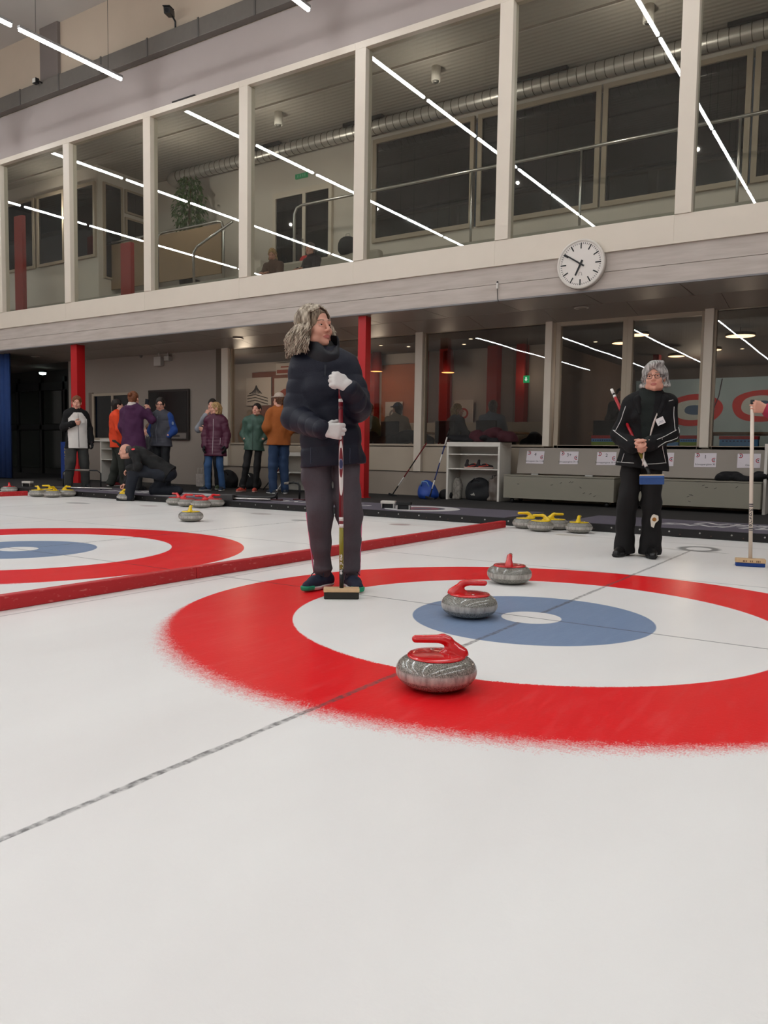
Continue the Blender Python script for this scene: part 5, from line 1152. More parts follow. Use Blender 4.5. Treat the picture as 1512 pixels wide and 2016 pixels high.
# mural with two painted houses
mu = thing('mural', 'wide pale blue mural of two red and white curling houses on the far restaurant wall', 'mural', (0, 16.28, 0)); obj('canvas', bx(-4.1, 3.0, 0, .015, 1.05, 2.72), mat('mural_blue', (150, 176, 190), .7, noise=.12, nscale=2), mu)
def mring(x, z, rx, rz, m, y, seed):
    bm = BM(); n = 40; g = np.random.default_rng(seed); pv = [(x+rx*(1+.04*math.sin(3*a+seed))*math.cos(a), z+rz*(1+.05*math.sin(2*a+seed))*math.sin(a)) for a in [2*PI*k/n for k in range(n)]]
    prism(bm, pv, .004, T(0, y, 0) @ FACE_Y); obj('painted_ring', bm, m, mu)
MR = mat('mural_red', (186, 34, 36), .7, noise=.15, nscale=5); MB = mat('mural_navy', (58, 92, 132), .7, noise=.15, nscale=5); ML = mat('mural_white', (186, 200, 206), .7, noise=.1)
for i, (x, z) in enumerate(((-2.72, 1.98), (-1.22, 2.05), (.75, 2.05))):
    mring(x, z, .66, .38, MR, -.002, i); mring(x, z, .46, .25, ML, -.006, i+1); mring(x+.03, z, .24, .12, MB, -.010, i+2)
obj('mural_cable', tube(BM(), [(-2.1, -.02, 2.7), (-2.16, -.02, 2.3), (-2.3, -.02, 1.9)], .012, 6), mat('mural_dark', (60, 40, 60), .6), mu)
# posters hung inside the left pane
def poster(x0, x1, z0, z1, lab, y=10.82):
    t = thing('poster', lab, 'poster', ((x0+x1)/2, y, (z0+z1)/2)); w, h = (x1-x0)/2, (z1-z0)/2; obj('sheet', bx(-w, w, 0, .006, -h, h), mat('poster_white', (196, 188, 182), .7, noise=.03), t); return t
t = poster(-11.15, -10.12, 1.86, 2.58, 'white poster with a big brown curling stone and red lettering behind the left pane'); ST = mat('print_rust', (150, 62, 40), .7, noise=.15, nscale=8)
prism(bm := BM(), [(-.34, -.13), (.33, -.13), (.37, -.05), (.30, .06), (.18, .10), (-.22, .10), (-.33, .04), (-.37, -.05)], .004, FACE_Y); prism(bm, [(-.16, .10), (-.14, .18), (-.05, .24), (-.04, .28), (.16, .28), (.17, .24), (.02, .22), (-.06, .16), (-.06, .10)], .004, FACE_Y); obj('stone_print', bm, ST, t); bm = BM()
for i, x in enumerate(np.linspace(-.30, .28, 14)): box(bm, x, x+.02, -.006, -.004, -.15, -.15+.05+.06*abs(math.sin(i*1.9)))
obj('skyline_print', bm, mat('print_tan', (206, 160, 90), .7), t); lettering('CURLING BERN', .10, mat('print_red', (166, 42, 40), .7), t, T(0, -.008, -.21) @ FACE_Y, .002, .9)
t = poster(-12.05, -11.25, 1.95, 2.62, 'white poster with a black ink drawing behind the left pane'); bm = BM(); g = np.random.default_rng(3)
for i in range(9): a = .3+i*.28; tube(bm, [(-.3+.05*i, -.004, -.05), (-.3+.05*i+.16*math.cos(a), -.006, -.05+.2*math.sin(a))], .010, 5)
for z in (-.10, -.17, -.24): tube(bm, [(-.36, -.004, z), (-.1, -.006, z+.03), (.3, -.004, z-.07)], .010, 5)
obj('ink_drawing', bm, mat('ink', (40, 36, 40), .7), t)
t = poster(-11.1, -10.2, 2.66, 2.93, 'white and rust striped poster above the curling stone poster'); obj('stripe_print', box(bx(-.42, .42, -.004, 0, -.10, -.02), -.3, .4, -.004, 0, .03, .06), ST, t)
for i, (x, lab) in enumerate(((-7.75, 'white poster with a grey ring logo between the orange panel and the red post'), (-6.05, 'small poster with red print behind the middle pane'))):
    t = poster(x-.22, x+.22, 1.40, 1.95, lab); obj('ring_print', ring(BM(), (0, 0, 0), .07, .11, 24, .003, T(0, -.004, 0) @ FACE_Y), mat('print_grey', (110, 104, 104), .7) if i == 0 else MATS['print_red'], t)
# folders and crates on the ledge inside the right panes
CR = [mat('crate_red', (196, 40, 42), .5), mat('crate_sky', (96, 160, 214), .5), mat('crate_lime', (150, 176, 52), .5), mat('crate_lilac', (150, 140, 206), .5)]
def crate(x0, x1, lab, cols, h=.17):
    t = thing('leaflet_box', lab, 'box', ((x0+x1)/2, 8.76, 1.0)); w = (x1-x0)/2; obj('side_panel', bx(-w, w, -.07, .07, 0, h*.40), CR[cols[0]], t, bevel=.004); obj('middle_band', bx(-w*.99, w*.99, -.069, .069, h*.40, h*.70), CR[cols[1]], t); obj('lid', bx(-w*1.02, w*1.02, -.072, .072, h*.70, h), CR[cols[2]], t, bevel=.004)
    bm = BM()
    for i in range(9): box(bm, -w*.85+i*w*.19, -w*.85+i*w*.19+w*.10, -.0725, -.069, h*.48, h*.60)
    obj('print', bm, mat('print_blue', (40, 66, 120), .5), t)
crate(-2.64, -2.26, 'red, blue and lime leaflet box on the ledge left of the silver-haired woman', (2, 1, 0)); crate(-2.24, -2.06, 'lime and blue leaflet box, second from the left on the ledge', (2, 1, 2), .13); crate(-1.50, -1.30, 'blue and lilac leaflet box on the ledge right of the silver-haired woman', (1, 2, 3)); crate(-1.28, -1.02, 'lime and red leaflet box beside the right wide mullion', (2, 1, 0)); crate(-.72, -.20, 'long red and blue leaflet box on the ledge at the far right', (1, 1, 0), .16)
# ------------------------------------------------------------------ ice furniture: dividers, stones, brooms
def foam():
    m, nt, b = nodes_of('red_foam'); g = nt.nodes.new('ShaderNodeNewGeometry'); mp = nt.nodes.new('ShaderNodeMapping'); mp.inputs['Scale'].default_value = (1, 9, 26); n = nt.nodes.new('ShaderNodeTexNoise'); n.inputs['Scale'].default_value = 2.2; n.inputs['Detail'].default_value = 6
    nt.links.new(g.outputs['Position'], mp.inputs[0]); nt.links.new(mp.outputs[0], n.inputs['Vector']); r = nt.nodes.new('ShaderNodeValToRGB'); r.color_ramp.elements[0].position = .60; r.color_ramp.elements[1].position = .74
    r.color_ramp.elements[0].color = lin((184, 26, 32)); r.color_ramp.elements[1].color = lin((206, 106, 100)); nt.links.new(n.outputs['Fac'], r.inputs['Fac']); nt.links.new(r.outputs['Color'], b.inputs['Base Color']); b.inputs['Roughness'].default_value = .6
    return m
FOAM = foam()
for x, y1, lab in ((-2.27, 4.62, 'long red foam divider beside the nearest house'), (-11.3, 4.45, 'red foam divider far left, by the cluster of yellow stones')):
    t = thing('lane_divider', lab, 'divider', (x, 0, 0)); 
    for k in range(9): obj('segment', bx(-.032, .032, y1-2.4*(k+1)+.002, y1-2.4*k-.002, 0, .078), FOAM, t, bevel=.008)
def granite():
    m, nt, b = nodes_of('granite'); N = nt.nodes; L = nt.links; tc = N.new('ShaderNodeTexCoord'); sx = N.new('ShaderNodeSeparateXYZ'); L.new(tc.outputs['Object'], sx.inputs[0])
    v = N.new('ShaderNodeTexNoise'); v.inputs['Scale'].default_value = 290; v.inputs['Detail'].default_value = 2; L.new(tc.outputs['Object'], v.inputs['Vector'])
    r = N.new('ShaderNodeValToRGB'); e = r.color_ramp.elements; e[0].position = .40; e[0].color = lin((84, 82, 75)); e[1].position = .60; e[1].color = lin((158, 154, 145)); q = e.new(.49); q.color = lin((120, 117, 109)); L.new(v.outputs['Fac'], r.inputs['Fac'])
    v2 = N.new('ShaderNodeTexNoise'); v2.inputs['Scale'].default_value = 60; mp = N.new('ShaderNodeMapping'); mp.inputs['Scale'].default_value = (1, 1, .2); L.new(tc.outputs['Object'], mp.inputs[0]); L.new(mp.outputs[0], v2.inputs['Vector'])
    r2 = N.new('ShaderNodeValToRGB'); r2.color_ramp.elements[0].color = lin((140, 132, 126)); r2.color_ramp.elements[1].color = lin((196, 190, 182)); r2.color_ramp.elements[0].position = .3; r2.color_ramp.elements[1].position = .65; L.new(v2.outputs['Fac'], r2.inputs['Fac'])
    bandr = N.new('ShaderNodeValToRGB'); be = bandr.color_ramp.elements; be[0].position = .33; be[0].color = (0, 0, 0, 1); be[1].position = .40; be[1].color = (1, 1, 1, 1); k = be.new(.585); k.color = (1, 1, 1, 1); k = be.new(.66); k.color = (0, 0, 0, 1)
    ml = N.new('ShaderNodeMath'); ml.operation = 'MULTIPLY'; ml.inputs[1].default_value = 1/.116; L.new(sx.outputs['Z'], ml.inputs[0]); L.new(ml.outputs[0], bandr.inputs['Fac'])
    mx = N.new('ShaderNodeMix'); mx.data_type = 'RGBA'; mm = N.new('ShaderNodeMath'); mm.operation = 'MULTIPLY'; mm.inputs[1].default_value = .8; L.new(bandr.outputs['Color'], mm.inputs[0]); L.new(mm.outputs[0], mx.inputs[0]); L.new(r.outputs['Color'], mx.inputs[6]); L.new(r2.outputs['Color'], mx.inputs[7]); L.new(mx.outputs[2], b.inputs['Base Color'])
    rr = N.new('ShaderNodeMath'); rr.operation = 'MULTIPLY_ADD'; rr.inputs[1].default_value = .42; rr.inputs[2].default_value = .12; L.new(bandr.outputs['Color'], rr.inputs[0]); L.new(rr.outputs[0], b.inputs['Roughness']); b.inputs['Specular IOR Level'].default_value = .6
    return m
GRAN = granite()
def stone(cname, hm):
    t = thing('curling_stone', 'x', 'curling stone'); prof = [(0, .006), (.058, .0), (.064, .002), (.092, .007), (.114, .016), (.131, .029), (.1405, .043), (.1445, .056), (.1445, .068), (.1415, .080), (.1345, .092), (.123, .102), (.110, .110), (.100, .1145), (0, .1155)]
    obj('granite_body', lathe(BM(), prof, 64), GRAN, t, smooth=True)
    # plastic top: dished plate, swept stem and a grip
    pr = lathe(BM(), [(0, .1135), (.1045, .1135), (.1050, .117), (.101, .1205), (.075, .1225), (.04, .1255), (0, .127)], 48)
    plate = obj('handle_plate', pr, hm, t, smooth=True)
    F = Field(); F.cone((-.078, 0, .118), (-.060, 0, .142), .032, .020, .03, .75, (0, 1, 0)); F.cone((-.060, 0, .142), (-.040, 0, .168), .020, .0155, .016); F.cone((-.040, 0, .168), (-.022, 0, .1755), .0155, .0155, .012); F.cone((-.022, 0, .1755), (.075, 0, .174), .0155, .0140, .012)
    F.cone((-.080, 0, .119), (-.02, 0, .121), .022, .012, .03); F.cut((0, 0, -1), -.118)
    obj('handle', np_mesh('handle', *F.mesh(.0026)), hm, t)
    bd = obj('badge', lathe(BM(), [(0, .1305), (.008, .1305), (.0095, .1275), (.0095, .124)], 18, (.012, -.055, -.0055)), CHROME, plate); obj('badge_dot', disc(BM(), (.012, -.055, .1251), .004, 10, 'z', .0006), K, bd)
    return t
RH = mat('red_handle', (206, 14, 20), .18, spec=.6, coat=.6); YH = mat('yellow_handle', (226, 190, 16), .25, spec=.5, coat=.4)
RS, YS = stone('red', RH), stone('yellow', YH)
def handle_dir(dx, dy): return math.atan2(dy, dx)
Lx = (-.838, -.545); Rx = (.838, .545)
reds = [((.205, -1.36), handle_dir(*Lx), 'red-handled curling stone nearest the camera, on the red ring', None), ((-.27, -.17), handle_dir(*Rx), 'red-handled curling stone on the blue ring', None), ((-.55, .95), handle_dir(-.35, .94), 'red-handled curling stone behind the blue one, on the far red ring', None),
        ((-7.66, 4.56), handle_dir(-.9, .1), 'leftmost of the four red-handled stones parked at the mat', 1), ((-7.31, 4.47), handle_dir(.9, .5), 'second from left of the four red-handled stones parked at the mat', 1), ((-6.98, 4.42), handle_dir(-.5, -.8), 'third from left and nearest of the four red-handled stones at the mat', 1), ((-7.02, 4.74), handle_dir(.9, .3), 'rightmost of the four red-handled stones parked at the mat', 1), ((-12.28, 4.72), handle_dir(-.8, .4), 'red-handled stone at the left edge of the picture', None)]
yel = [((-5.42, 2.76), handle_dir(-.62, .78), 'lone yellow-handled stone on the ice in front of the four red ones', None), ((-2.03, 4.68), handle_dir(*Lx), 'left stone of the yellow trio at the end of the red divider', 2), ((-1.76, 4.47), handle_dir(-.9, -.3), 'front middle stone of the yellow trio at the end of the red divider', 2), ((-1.70, 4.78), handle_dir(.8, .6), 'back right stone of the yellow trio at the end of the red divider', 2), ((-1.36, 4.58), handle_dir(-.2, .98), 'single yellow-handled stone right of the trio', None),
       ((-11.03, 4.66), handle_dir(*Lx), 'leftmost of the four yellow stones clustered far left', 3), ((-10.86, 4.36), handle_dir(-.9, .2), 'second from left of the four yellow stones clustered far left', 3), ((-10.52, 4.42), handle_dir(.4, -.9), 'nearest and third of the four yellow stones clustered far left', 3), ((-10.57, 4.74), handle_dir(.9, .1), 'rightmost of the four yellow stones clustered far left', 3), ((-9.03, 4.74), handle_dir(.9, .25), 'yellow-handled stone under the hand of the kneeling man', None)]
GN = {None: None, 1: 'red stones parked at the mat', 2: 'yellow stones at the divider end', 3: 'yellow stones clustered far left'}
for src, lst in ((RS, reds), (YS, yel)):
    for i, ((x, y), rz, lab, gp) in enumerate(lst):
        if i == 0: src.location = (x, y, 0); src.rotation_euler = (0, 0, rz); src['label'] = lab
        else: dup(src, (x, y, 0), rz, lab, GN[gp])
# ---- brooms
WOOD = mat('pale_wood', (206, 172, 132), .55, noise=.12, nscale=14, stretch=(1, 6, 1))
def along(a, b): 
    a, b = Vector(a), Vector(b); z = (b-a).normalized(); x = z.cross(Vector((0, 0, 1))); x = x.normalized() if x.length > 1e-4 else Vector((1, 0, 0)); y = z.cross(x)
    return a, b, z, x, y
def shaft(t, a, b, r, secs):
    """secs: list of (t0,t1,material,name)"""
    a, b, z, x, y = along(a, b); L = (b-a).length
    for t0, t1, m, nm in secs: obj(nm, tube(BM(), [a+z*L*t0, a+z*L*t1], r*(1.0 if nm == 'shaft' else 1.03), 16), m, t)
def head(t, M, wood, pad, w=.175, d=.058, h=.022, ph=.03):
    o = obj('broom_head', box(BM(), -w/2, w/2, -d/2, d/2, ph, ph+h, M), wood, t, bevel=.005); obj('pad', box(BM(), -w/2+.003, w/2-.003, -d/2+.003, d/2-.003, .0, ph, M), pad, o, bevel=.006); return o
MAROON = mat('maroon_shaft', (112, 22, 32), .3, spec=.5); OLIVE = mat('olive_shaft', (128, 116, 28), .35); WHS = mat('white_shaft', (214, 208, 202), .35); BLS = mat('black_shaft', (20, 20, 20), .4)
def broom1():
    t = thing('curling_broom', 'maroon, white and olive curling broom with a black pad held by the woman in front', 'broom'); foot = Vector((-1.088, -.165, 0)); top = Vector((-1.125, -.145, 1.235))
    base = foot+Vector((0, 0, .05)); a, b, z, x, y = along(base, top); L = (b-a).length
    shaft(t, base, top, .0125, [(0, .10, BLS, 'shaft'), (.10, .30, OLIVE, 'shaft_sleeve'), (.30, .318, WHS, 'shaft_band'), (.318, .332, MAROON, 'shaft_band'), (.332, .35, WHS, 'shaft_band'), (.35, .90, MAROON, 'shaft_grip'), (.865, .88, WHS, 'shaft_band'), (.90, .915, WHS, 'shaft_band'), (.915, 1.0, MAROON, 'shaft_grip')])
    cam_d = Vector((1.564, -3.805, 0))-foot; cam_d.z = 0; cam_d.normalize(); right = Vector((-cam_d.y, cam_d.x, 0))
    M = frame(foot+Vector((0, 0, 0)), right, cam_d*-1); M = M if M.to_3x3().determinant() > 0 else M
    head(t, T(*foot) @ Matrix.Rotation(math.atan2(right.y, right.x), 4, 'Z'), WOOD, mat('black_pad', (44, 42, 38), .8, noise=.15, nscale=40), .205, .075, .022, .040)
    # lettering down the lower shaft and the long white ellipse, both wrapped on the tube
    def wrap(me, s0):
        for v in me.vertices:
            u, w, e = v.co.x, v.co.y, v.co.z; ang = w/.0127
            p = a+z*(L*s0-u)+(cam_d*math.cos(ang)+right*math.sin(ang))*(.0129+e); v.co = p
        return me
    me = text_mesh('goldline', .027, .0004, 1.36, .12, .0007)
    for v in me.vertices: pass
    obj('lettering', wrap(me, .125), mat('letter_white', (216, 212, 206), .5), t)
    def oval(rx, ry, s0, m, e, nm):
        bm = BM(); n = 36; c = bm.verts.new((0, 0, e)); rg = []
        rr = [[bm.verts.new((rx*f*math.cos(2*PI*k/n), ry*f*math.sin(2*PI*k/n), e)) for k in range(n)] for f in (.33, .66, 1)]
        for k in range(n): bm.faces.new((c, rr[0][k], rr[0][(k+1) % n]))
        for f in range(2):
            for k in range(n): bm.faces.new((rr[f][k], rr[f+1][k], rr[f+1][(k+1) % n], rr[f][(k+1) % n]))
        me = bpy.data.meshes.new(nm); bm.to_mesh(me); bm.free(); obj(nm, wrap(me, s0), m, t)
    oval(.155, .0155, .585, WHS, .0004, 'white_flash'); oval(.085, .0115, .612, MAROON, .0008, 'maroon_flash'); oval(.030, .0125, .605, mat('badge_grey', (120, 116, 134), .5), .0012, 'round_logo'); oval(.024, .009, .605, mat('badge_navy', (44, 48, 84), .5), .0016, 'round_logo_core')
broom1()
def wrap_text(s, t, a, b, r, s0, size, m, cam, sx=1., up=False):
    a, b, z, x, y = along(a, b); L = (b-a).length; cd = Vector(cam)-a; cd = (cd-z*cd.dot(z)).normalized(); rt = z.cross(cd)*-1
    me = text_mesh(s, size, .0004, sx, 0, .0004)
    for v in me.vertices:
        ang = v.co.y/r; v.co = a+z*(L*s0-v.co.x)+(cd*math.cos(ang)-rt*math.sin(ang))*(r+.0006+v.co.z)
    obj('lettering', me, m, t)
CAMP = (1.564, -3.805, .831)
def broom2():
    t = thing('curling_broom', 'red, white and olive curling broom with a blue pad held across the silver-haired woman', 'broom')
    top = (-.555, 2.975, 1.405); bot = (-.118, 2.662, .680)
    shaft(t, bot, top, .0125, [(0, .10, BLS, 'shaft'), (.10, .19, WHS, 'shaft_band'), (.19, .34, OLIVE, 'shaft_sleeve'), (.34, .365, WHS, 'shaft_band'), (.365, .60, mat('red_shaft', (160, 30, 38), .3), 'shaft_grip'), (.60, .66, WHS, 'shaft_band'), (.66, .90, MATS['red_shaft'], 'shaft_grip'), (.90, .925, WHS, 'shaft_band'), (.925, .945, BLS, 'shaft'), (.945, 1.0, WHS, 'shaft_end')])
    c = Vector((-.10, 2.63, .655)); cd = Vector((CAMP[0]-c.x, CAMP[1]-c.y, 0)).normalized(); rt = Vector((-cd.y, cd.x, 0)); zz = (-cd*.93+Vector((0, 0, .36))).normalized()
    M = frame(c+cd*.02, rt+Vector((0, 0, .03)), zz.cross(rt)); M = M
    o = obj('broom_head', box(BM(), -.093, .093, -.031, .031, .012, .04, M), WOOD, t, bevel=.005); obj('pad', box(BM(), -.093, .093, -.033, .033, -.022, .012, M), mat('blue_pad', (52, 84, 140), .85, noise=.12, nscale=50), o, bevel=.006)
broom2()
def broom3():
    t = thing('curling_broom', 'white curling broom with a wooden head and blue pad at the right edge', 'broom'); a = (.607, 2.885, .05); b = (.565, 2.90, 1.285)
    CRM = mat('cream_shaft', (214, 200, 184), .4); NV = mat('navy_band', (26, 32, 48), .4)
    shaft(t, a, b, .0145, [(0, .965, CRM, 'shaft'), (.965, 1., BLS, 'shaft_end'), (.185, .190, NV, 'shaft_band'), (.196, .202, NV, 'shaft_band'), (.335, .341, NV, 'shaft_band'), (.347, .353, NV, 'shaft_band')])
    wrap_text('Brownie', t, a, b, .0146, .268, .040, NV, CAMP, 1.05)
    M = T(.607, 2.88, 0) @ Matrix.Rotation(.26, 4, 'Z'); h = head(t, M, WOOD, mat('blue_pad2', (30, 62, 128), .8, noise=.1), .215, .075, .032, .030)
    bm = BM()
    for i, x in enumerate((-.055, -.045, -.034, -.005, .008, .04, .051, .062)): box(bm, x, x+.006, -.0385, -.0375, .036, .050, M)
    obj('wood_mark', bm, mat('burnt_mark', (110, 78, 50), .7), h)
broom3()
def leaning(lab, foot, top, cols, hd=True, r=.011):
    t = thing('curling_broom', lab, 'broom'); n = len(cols); shaft(t, foot, top, r, [(i/n, (i+1)/n, c, 'shaft' if i == 0 else 'shaft_sleeve') for i, c in enumerate(cols)])
    if hd: head(t, T(foot[0], foot[1], FL) @ Matrix.Rotation(.5, 4, 'Z') @ Matrix.Rotation(.25, 4, 'Y'), DARKM, mat('dark_pad', (30, 28, 28), .8), .16, .06, .02, .02)
RDS = mat('wine_shaft', (110, 28, 30), .35); BLUS = mat('blue_shaft', (46, 56, 104), .35)
leaning('thin red and black broom leaning on the wall right of the red post', (-5.92, 7.95, FL+.03), (-5.53, 8.44, 1.03), [BLS, WHS, RDS, BLS, RDS, RDS])
leaning('blue and white broom leaning on the white shelf beside the blue bag', (-4.97, 7.60, FL+.03), (-4.80, 7.93, 1.26), [BLS, WHS, BLUS, BLUS, WHS, BLUS, WHS, BLS])
leaning('white and red stick leaning by the man in the rust jacket', (-7.50, 7.5, FL+.02), (-7.18, 7.94, 1.05), [WHS, WHS, WHS, RDS, WHS, WHS], False)
leaning('thin white stick leaning behind the woman in the green jacket', (-8.62, 7.6, FL+.02), (-8.30, 7.94, .72), [BLS, WHS, RDS, WHS], False); leaning('short white stick standing right of the woman in the green jacket', (-8.36, 7.7, FL+.02), (-8.24, 7.94, .45), [WHS, WHS], False, .013)
# ---- carpets on the platform edge with lettering read from the platform
CARP = mat('carpet_violet', (92, 86, 96), .95, noise=.14, nscale=90, bump=.3, bscale=500); CW = mat('carpet_white', (196, 192, 190), .9, noise=.06); CRD = mat('carpet_red', (140, 74, 86), .9)
FZ = FL+.003
for x0, x1, lab in ((-1.64, 2.75, 'dark violet runner carpet with white lettering behind the nearest house'), (-6.85, -2.38, 'dark violet runner carpet with a white ring logo behind the second house'), (-11.45, -7.05, 'dark violet runner carpet under the kneeling man')):
    t = thing('runner_carpet', lab, 'carpet', ((x0+x1)/2, 5.5, FL)); w = (x1-x0)/2; obj('pile', bx(-w, w, -.61, .62, 0, .005), CARP, t)
    tx = -.95 if -7 < x0 < -1.7 else -.315
    lettering('CURLING', .34, CW, t, T(tx, -.04, .0055) @ Matrix.Rotation(PI, 4, 'Z'), .0005, 1.25, .3, .004); lettering('BERN', .34, CW, t, T(tx-.06, .31, .0055) @ Matrix.Rotation(PI, 4, 'Z'), .0005, 1.25, .3, .004)
    if x0 < -1.7: obj('ring_logo', ring(BM(), (.72, .02, .0052), .32, .52, 40, .0008), CW, t); obj('ring_logo_core', ring(BM(), (.72, .02, .0052), .14, .24, 32, .0009), CRD, t)
# ---- hacks and delivery gear on the carpets
def bracket(x, y, m, lab, rz):
    t = thing('foot_hack', lab, 'foothold', (x, y, FL+.006), rz); obj('top_plate', bx(-.10, .10, -.05, .05, .06, .10), m, t, bevel=.006); obj('leg', bx(-.09, -.075, -.05, .05, 0, .06), CHROME, t); obj('leg', bx(.075, .09, -.05, .05, 0, .06), CHROME, t); obj('rubber_block', bx(-.07, .07, -.02, .045, 0, .055), DARKM, t)
bracket(-4.27, 5.26, WHITE, 'white metal foothold lying on the carpet behind the front woman', .35); bracket(-3.98, 5.19, mat('hack_black', (34, 33, 32), .8, noise=.3, nscale=60), 'black rubber foothold lying on the carpet right of the white one', .35); bracket(-12.6, 5.3, WHITE, 'white and black foothold at the far left behind the red stone', .3)
def tee(x, y, lab):
    t = thing('push_handle', lab, 'push handle', (x, y, FL+.005)); obj('foot', bx(-.10, .10, -.03, .03, 0, .02), mat('dark_red_foot', (66, 22, 26), .6), t, bevel=.004); obj('stem', tube(BM(), [(0, 0, .02), (0, 0, .16)], .014, 8), DARKM, t); obj('cap', lathe(BM(), [(0, .17), (.02, .165), (.02, .15), (.014, .15)], 12), CHROME, t)
tee(-6.42, 5.45, 'short black push handle standing on the carpet left of the front woman')
t = thing('push_handle', 'bent black push handle standing on the carpet just left of the front woman', 'push handle', (-6.22, 5.75, FL+.005)); obj('foot', bx(-.11, .11, -.03, .03, 0, .02), MATS['dark_red_foot'], t, bevel=.004); obj('stem', tube(BM(), [(0, 0, .02), (0, 0, .22), (-.03, 0, .26), (-.12, 0, .27), (-.2, 0, .26)], .016, 8), DARKM, t); obj('grip', tube(BM(), [(-.2, 0, .26), (-.30, 0, .25)], .02, 8), mat('grip_grey', (120, 112, 104), .5), t)
def stabil(x, y, rz, lab):
    t = thing('delivery_aid', lab, 'delivery aid', (x, y, FL+.03), rz); obj('tube', tube(BM(), [(-.45, 0, .02), (.35, 0, .02), (.45, 0, .04), (.48, 0, .12)], .024, 10), DARKM, t); obj('rail', tube(BM(), [(-.4, -.06, .0), (.4, -.06, .0)], .018, 8), CHROME, t); obj('pad', bx(-.5, -.2, -.1, .1, -.03, .06), mat('aid_grey', (70, 68, 68), .7), t, bevel=.01)
stabil(-6.75, 5.15, .35, 'black and chrome delivery aid lying behind the four red stones')
t = thing('delivery_aid', 'black looped delivery aid with a grey grip behind the yellow cluster at far left', 'delivery aid', (-11.0, 5.35, FL+.006)); obj('loop', tube(BM(), [(-.34, -.15, 0), (-.34, -.15, .30), (-.28, -.12, .35), (.28, .12, .35), (.34, .15, .30), (.34, .15, 0)], .012, 8), DARKM, t); obj('grip', tube(BM(), [(-.12, -.05, .352), (.14, .06, .352)], .02, 8), MATS['grip_grey'], t); obj('rail', tube(BM(), [(-.5, -.3, .03), (.6, .2, .03)], .015, 8), CHROME, t)
# ---- white shelf units
def shelf(x0, x1, y0, y1, lab, h=.95, zs=(.52, .76)):
    t = thing('shelf_unit', lab, 'shelf', ((x0+x1)/2, (y0+y1)/2, FL)); w, d = (x1-x0)/2, (y1-y0)/2
    for s in (-1, 1): obj('side_panel', bx(s*w-.018, s*w+.018, -d, d, 0, h-.07), WHITE, t, bevel=.002)
    obj('top', bx(-w-.02, w+.02, -d-.005, d, h-.07, h), WHITE, t, bevel=.002); obj('back_panel', bx(-w+.018, w-.018, d-.012, d-.001, 0, h-.07), WHITE, t)
    for z in zs: obj('shelf_board', bx(-w+.018, w-.018, -d+.005, d-.012, z-.018, z), WHITE, t)
    return t
shelf(-4.79, -3.86, 7.86, 8.30, 'white open shelf unit with sneakers and bags in front of the middle pane'); shelf(-13.94, -13.1, 8.0, 8.40, 'white open shelf unit below the small window on the grey wall', .99); shelf(.02, .7, 7.9, 8.4, 'white shelf unit at the right edge beside the grey bench'); shelf(-8.75, -7.05, 7.99, 8.42, 'long low white shelf unit behind the woman in green and the man in rust', .74, (.36,))
def sneaker(x, y, z, rz, lab):
    t = thing('sneaker', lab, 'shoe', (x, y, z), rz, 'pair of sneakers on the shelf'); F = Field(); F.cone((0, -.09, .045), (0, .03, .045), .036, .036, .02); F.cone((0, .03, .045), (0, .13, .032), .036, .026, .02); F.cone((0, -.085, .06), (0, -.075, .12), .035, .030, .02); F.cone((0, -.05, .07), (0, -.04, .15), .028, .020, .01, sub=True); F.cut((0, 0, -1), -.014)
    fobj('upper', F, .005, mat('sneaker_black', (34, 26, 28), .7, noise=.2), t); L = Field(); L.cone((0, -.10, .02), (0, .13, .02), .04, .036, .02); L.cut((0, 0, -1), 0); L.cut((0, 0, 1), .024); fobj('sole', L, .005, mat('sole_pale', (190, 160, 150), .6), t); obj('trim', tube(BM(), [(.036, -.08, .03), (.040, .02, .045), (.036, .08, .05), (.02, .03, .085)], .006, 6), mat('neon_red', (214, 62, 46), .5), t)
sneaker(-4.40, 8.0, FL+.522, -.95, 'left black and red sneaker on the middle shelf'); sneaker(-4.20, 8.02, FL+.522, -1.25, 'right black and red sneaker on the middle shelf')
def bag(x, y, z, r, m, lab, seed=1, name='bag', strap=None, h=None, tilt=0., rz=0.):
    t = thing(name, lab, 'bag', (x, y, z), rz); F = Field(); a, b, c = r; F.ell((0, 0, c*.48), (a, b, c*.55), k=.05); F.ell((a*.2, 0, c*.25), (a*.9, b, c*.36), k=.06); F.ell((-a*.3, 0, c*.2), (a*.7, b*1.05, c*.3), k=.06); F.cut((0, 0, -1), 0); F.disp = wob(.012, 22, seed); fobj('body', F, .010, m, t)
    if strap: obj('strap', tube(BM(), [(-a*.5, -b*.6, c*.7), (-a*.2, -b*1.0, c*.98), (a*.3, -b*.9, c*.95), (a*.5, -b*.6, c*.6)], .009, 6), strap, t)
    return t
t = thing('backpack', 'black gym bag with a white three-bar logo on the shelf floor', 'bag', (-4.28, 8.02, FL)); F = Field(); F.ell((0, 0, .14), (.25, .13, .20), k=.05); F.ell((.02, 0, .28), (.11, .09, .10), k=.08); F.ell((.1, 0, .08), (.2, .14, .12), k=.06); F.cut((0, 0, -1), 0); F.disp = wob(.010, 22, 4); fobj('body', F, .009, mat('gym_black', (20, 20, 22), .8, noise=.1), t); obj('strap', tube(BM(), [(-.1, -.1, .3), (-.02, -.13, .36), (.08, -.1, .3)], .01, 6), DARKM, t)
bm = BM()
for i, h in enumerate((.020, .033, .046)): prism(bm, [(-.04+.024*i, 0), (-.022+.024*i, 0), (-.032+.024*i-.008, h), (-.05+.024*i-.002+.002, h*.8)], .004, T(-.02, -.150, .085) @ Matrix.Rotation(.25, 4, 'X') @ FACE_Y)
obj('three_bar_logo', bm, WHITE, t)
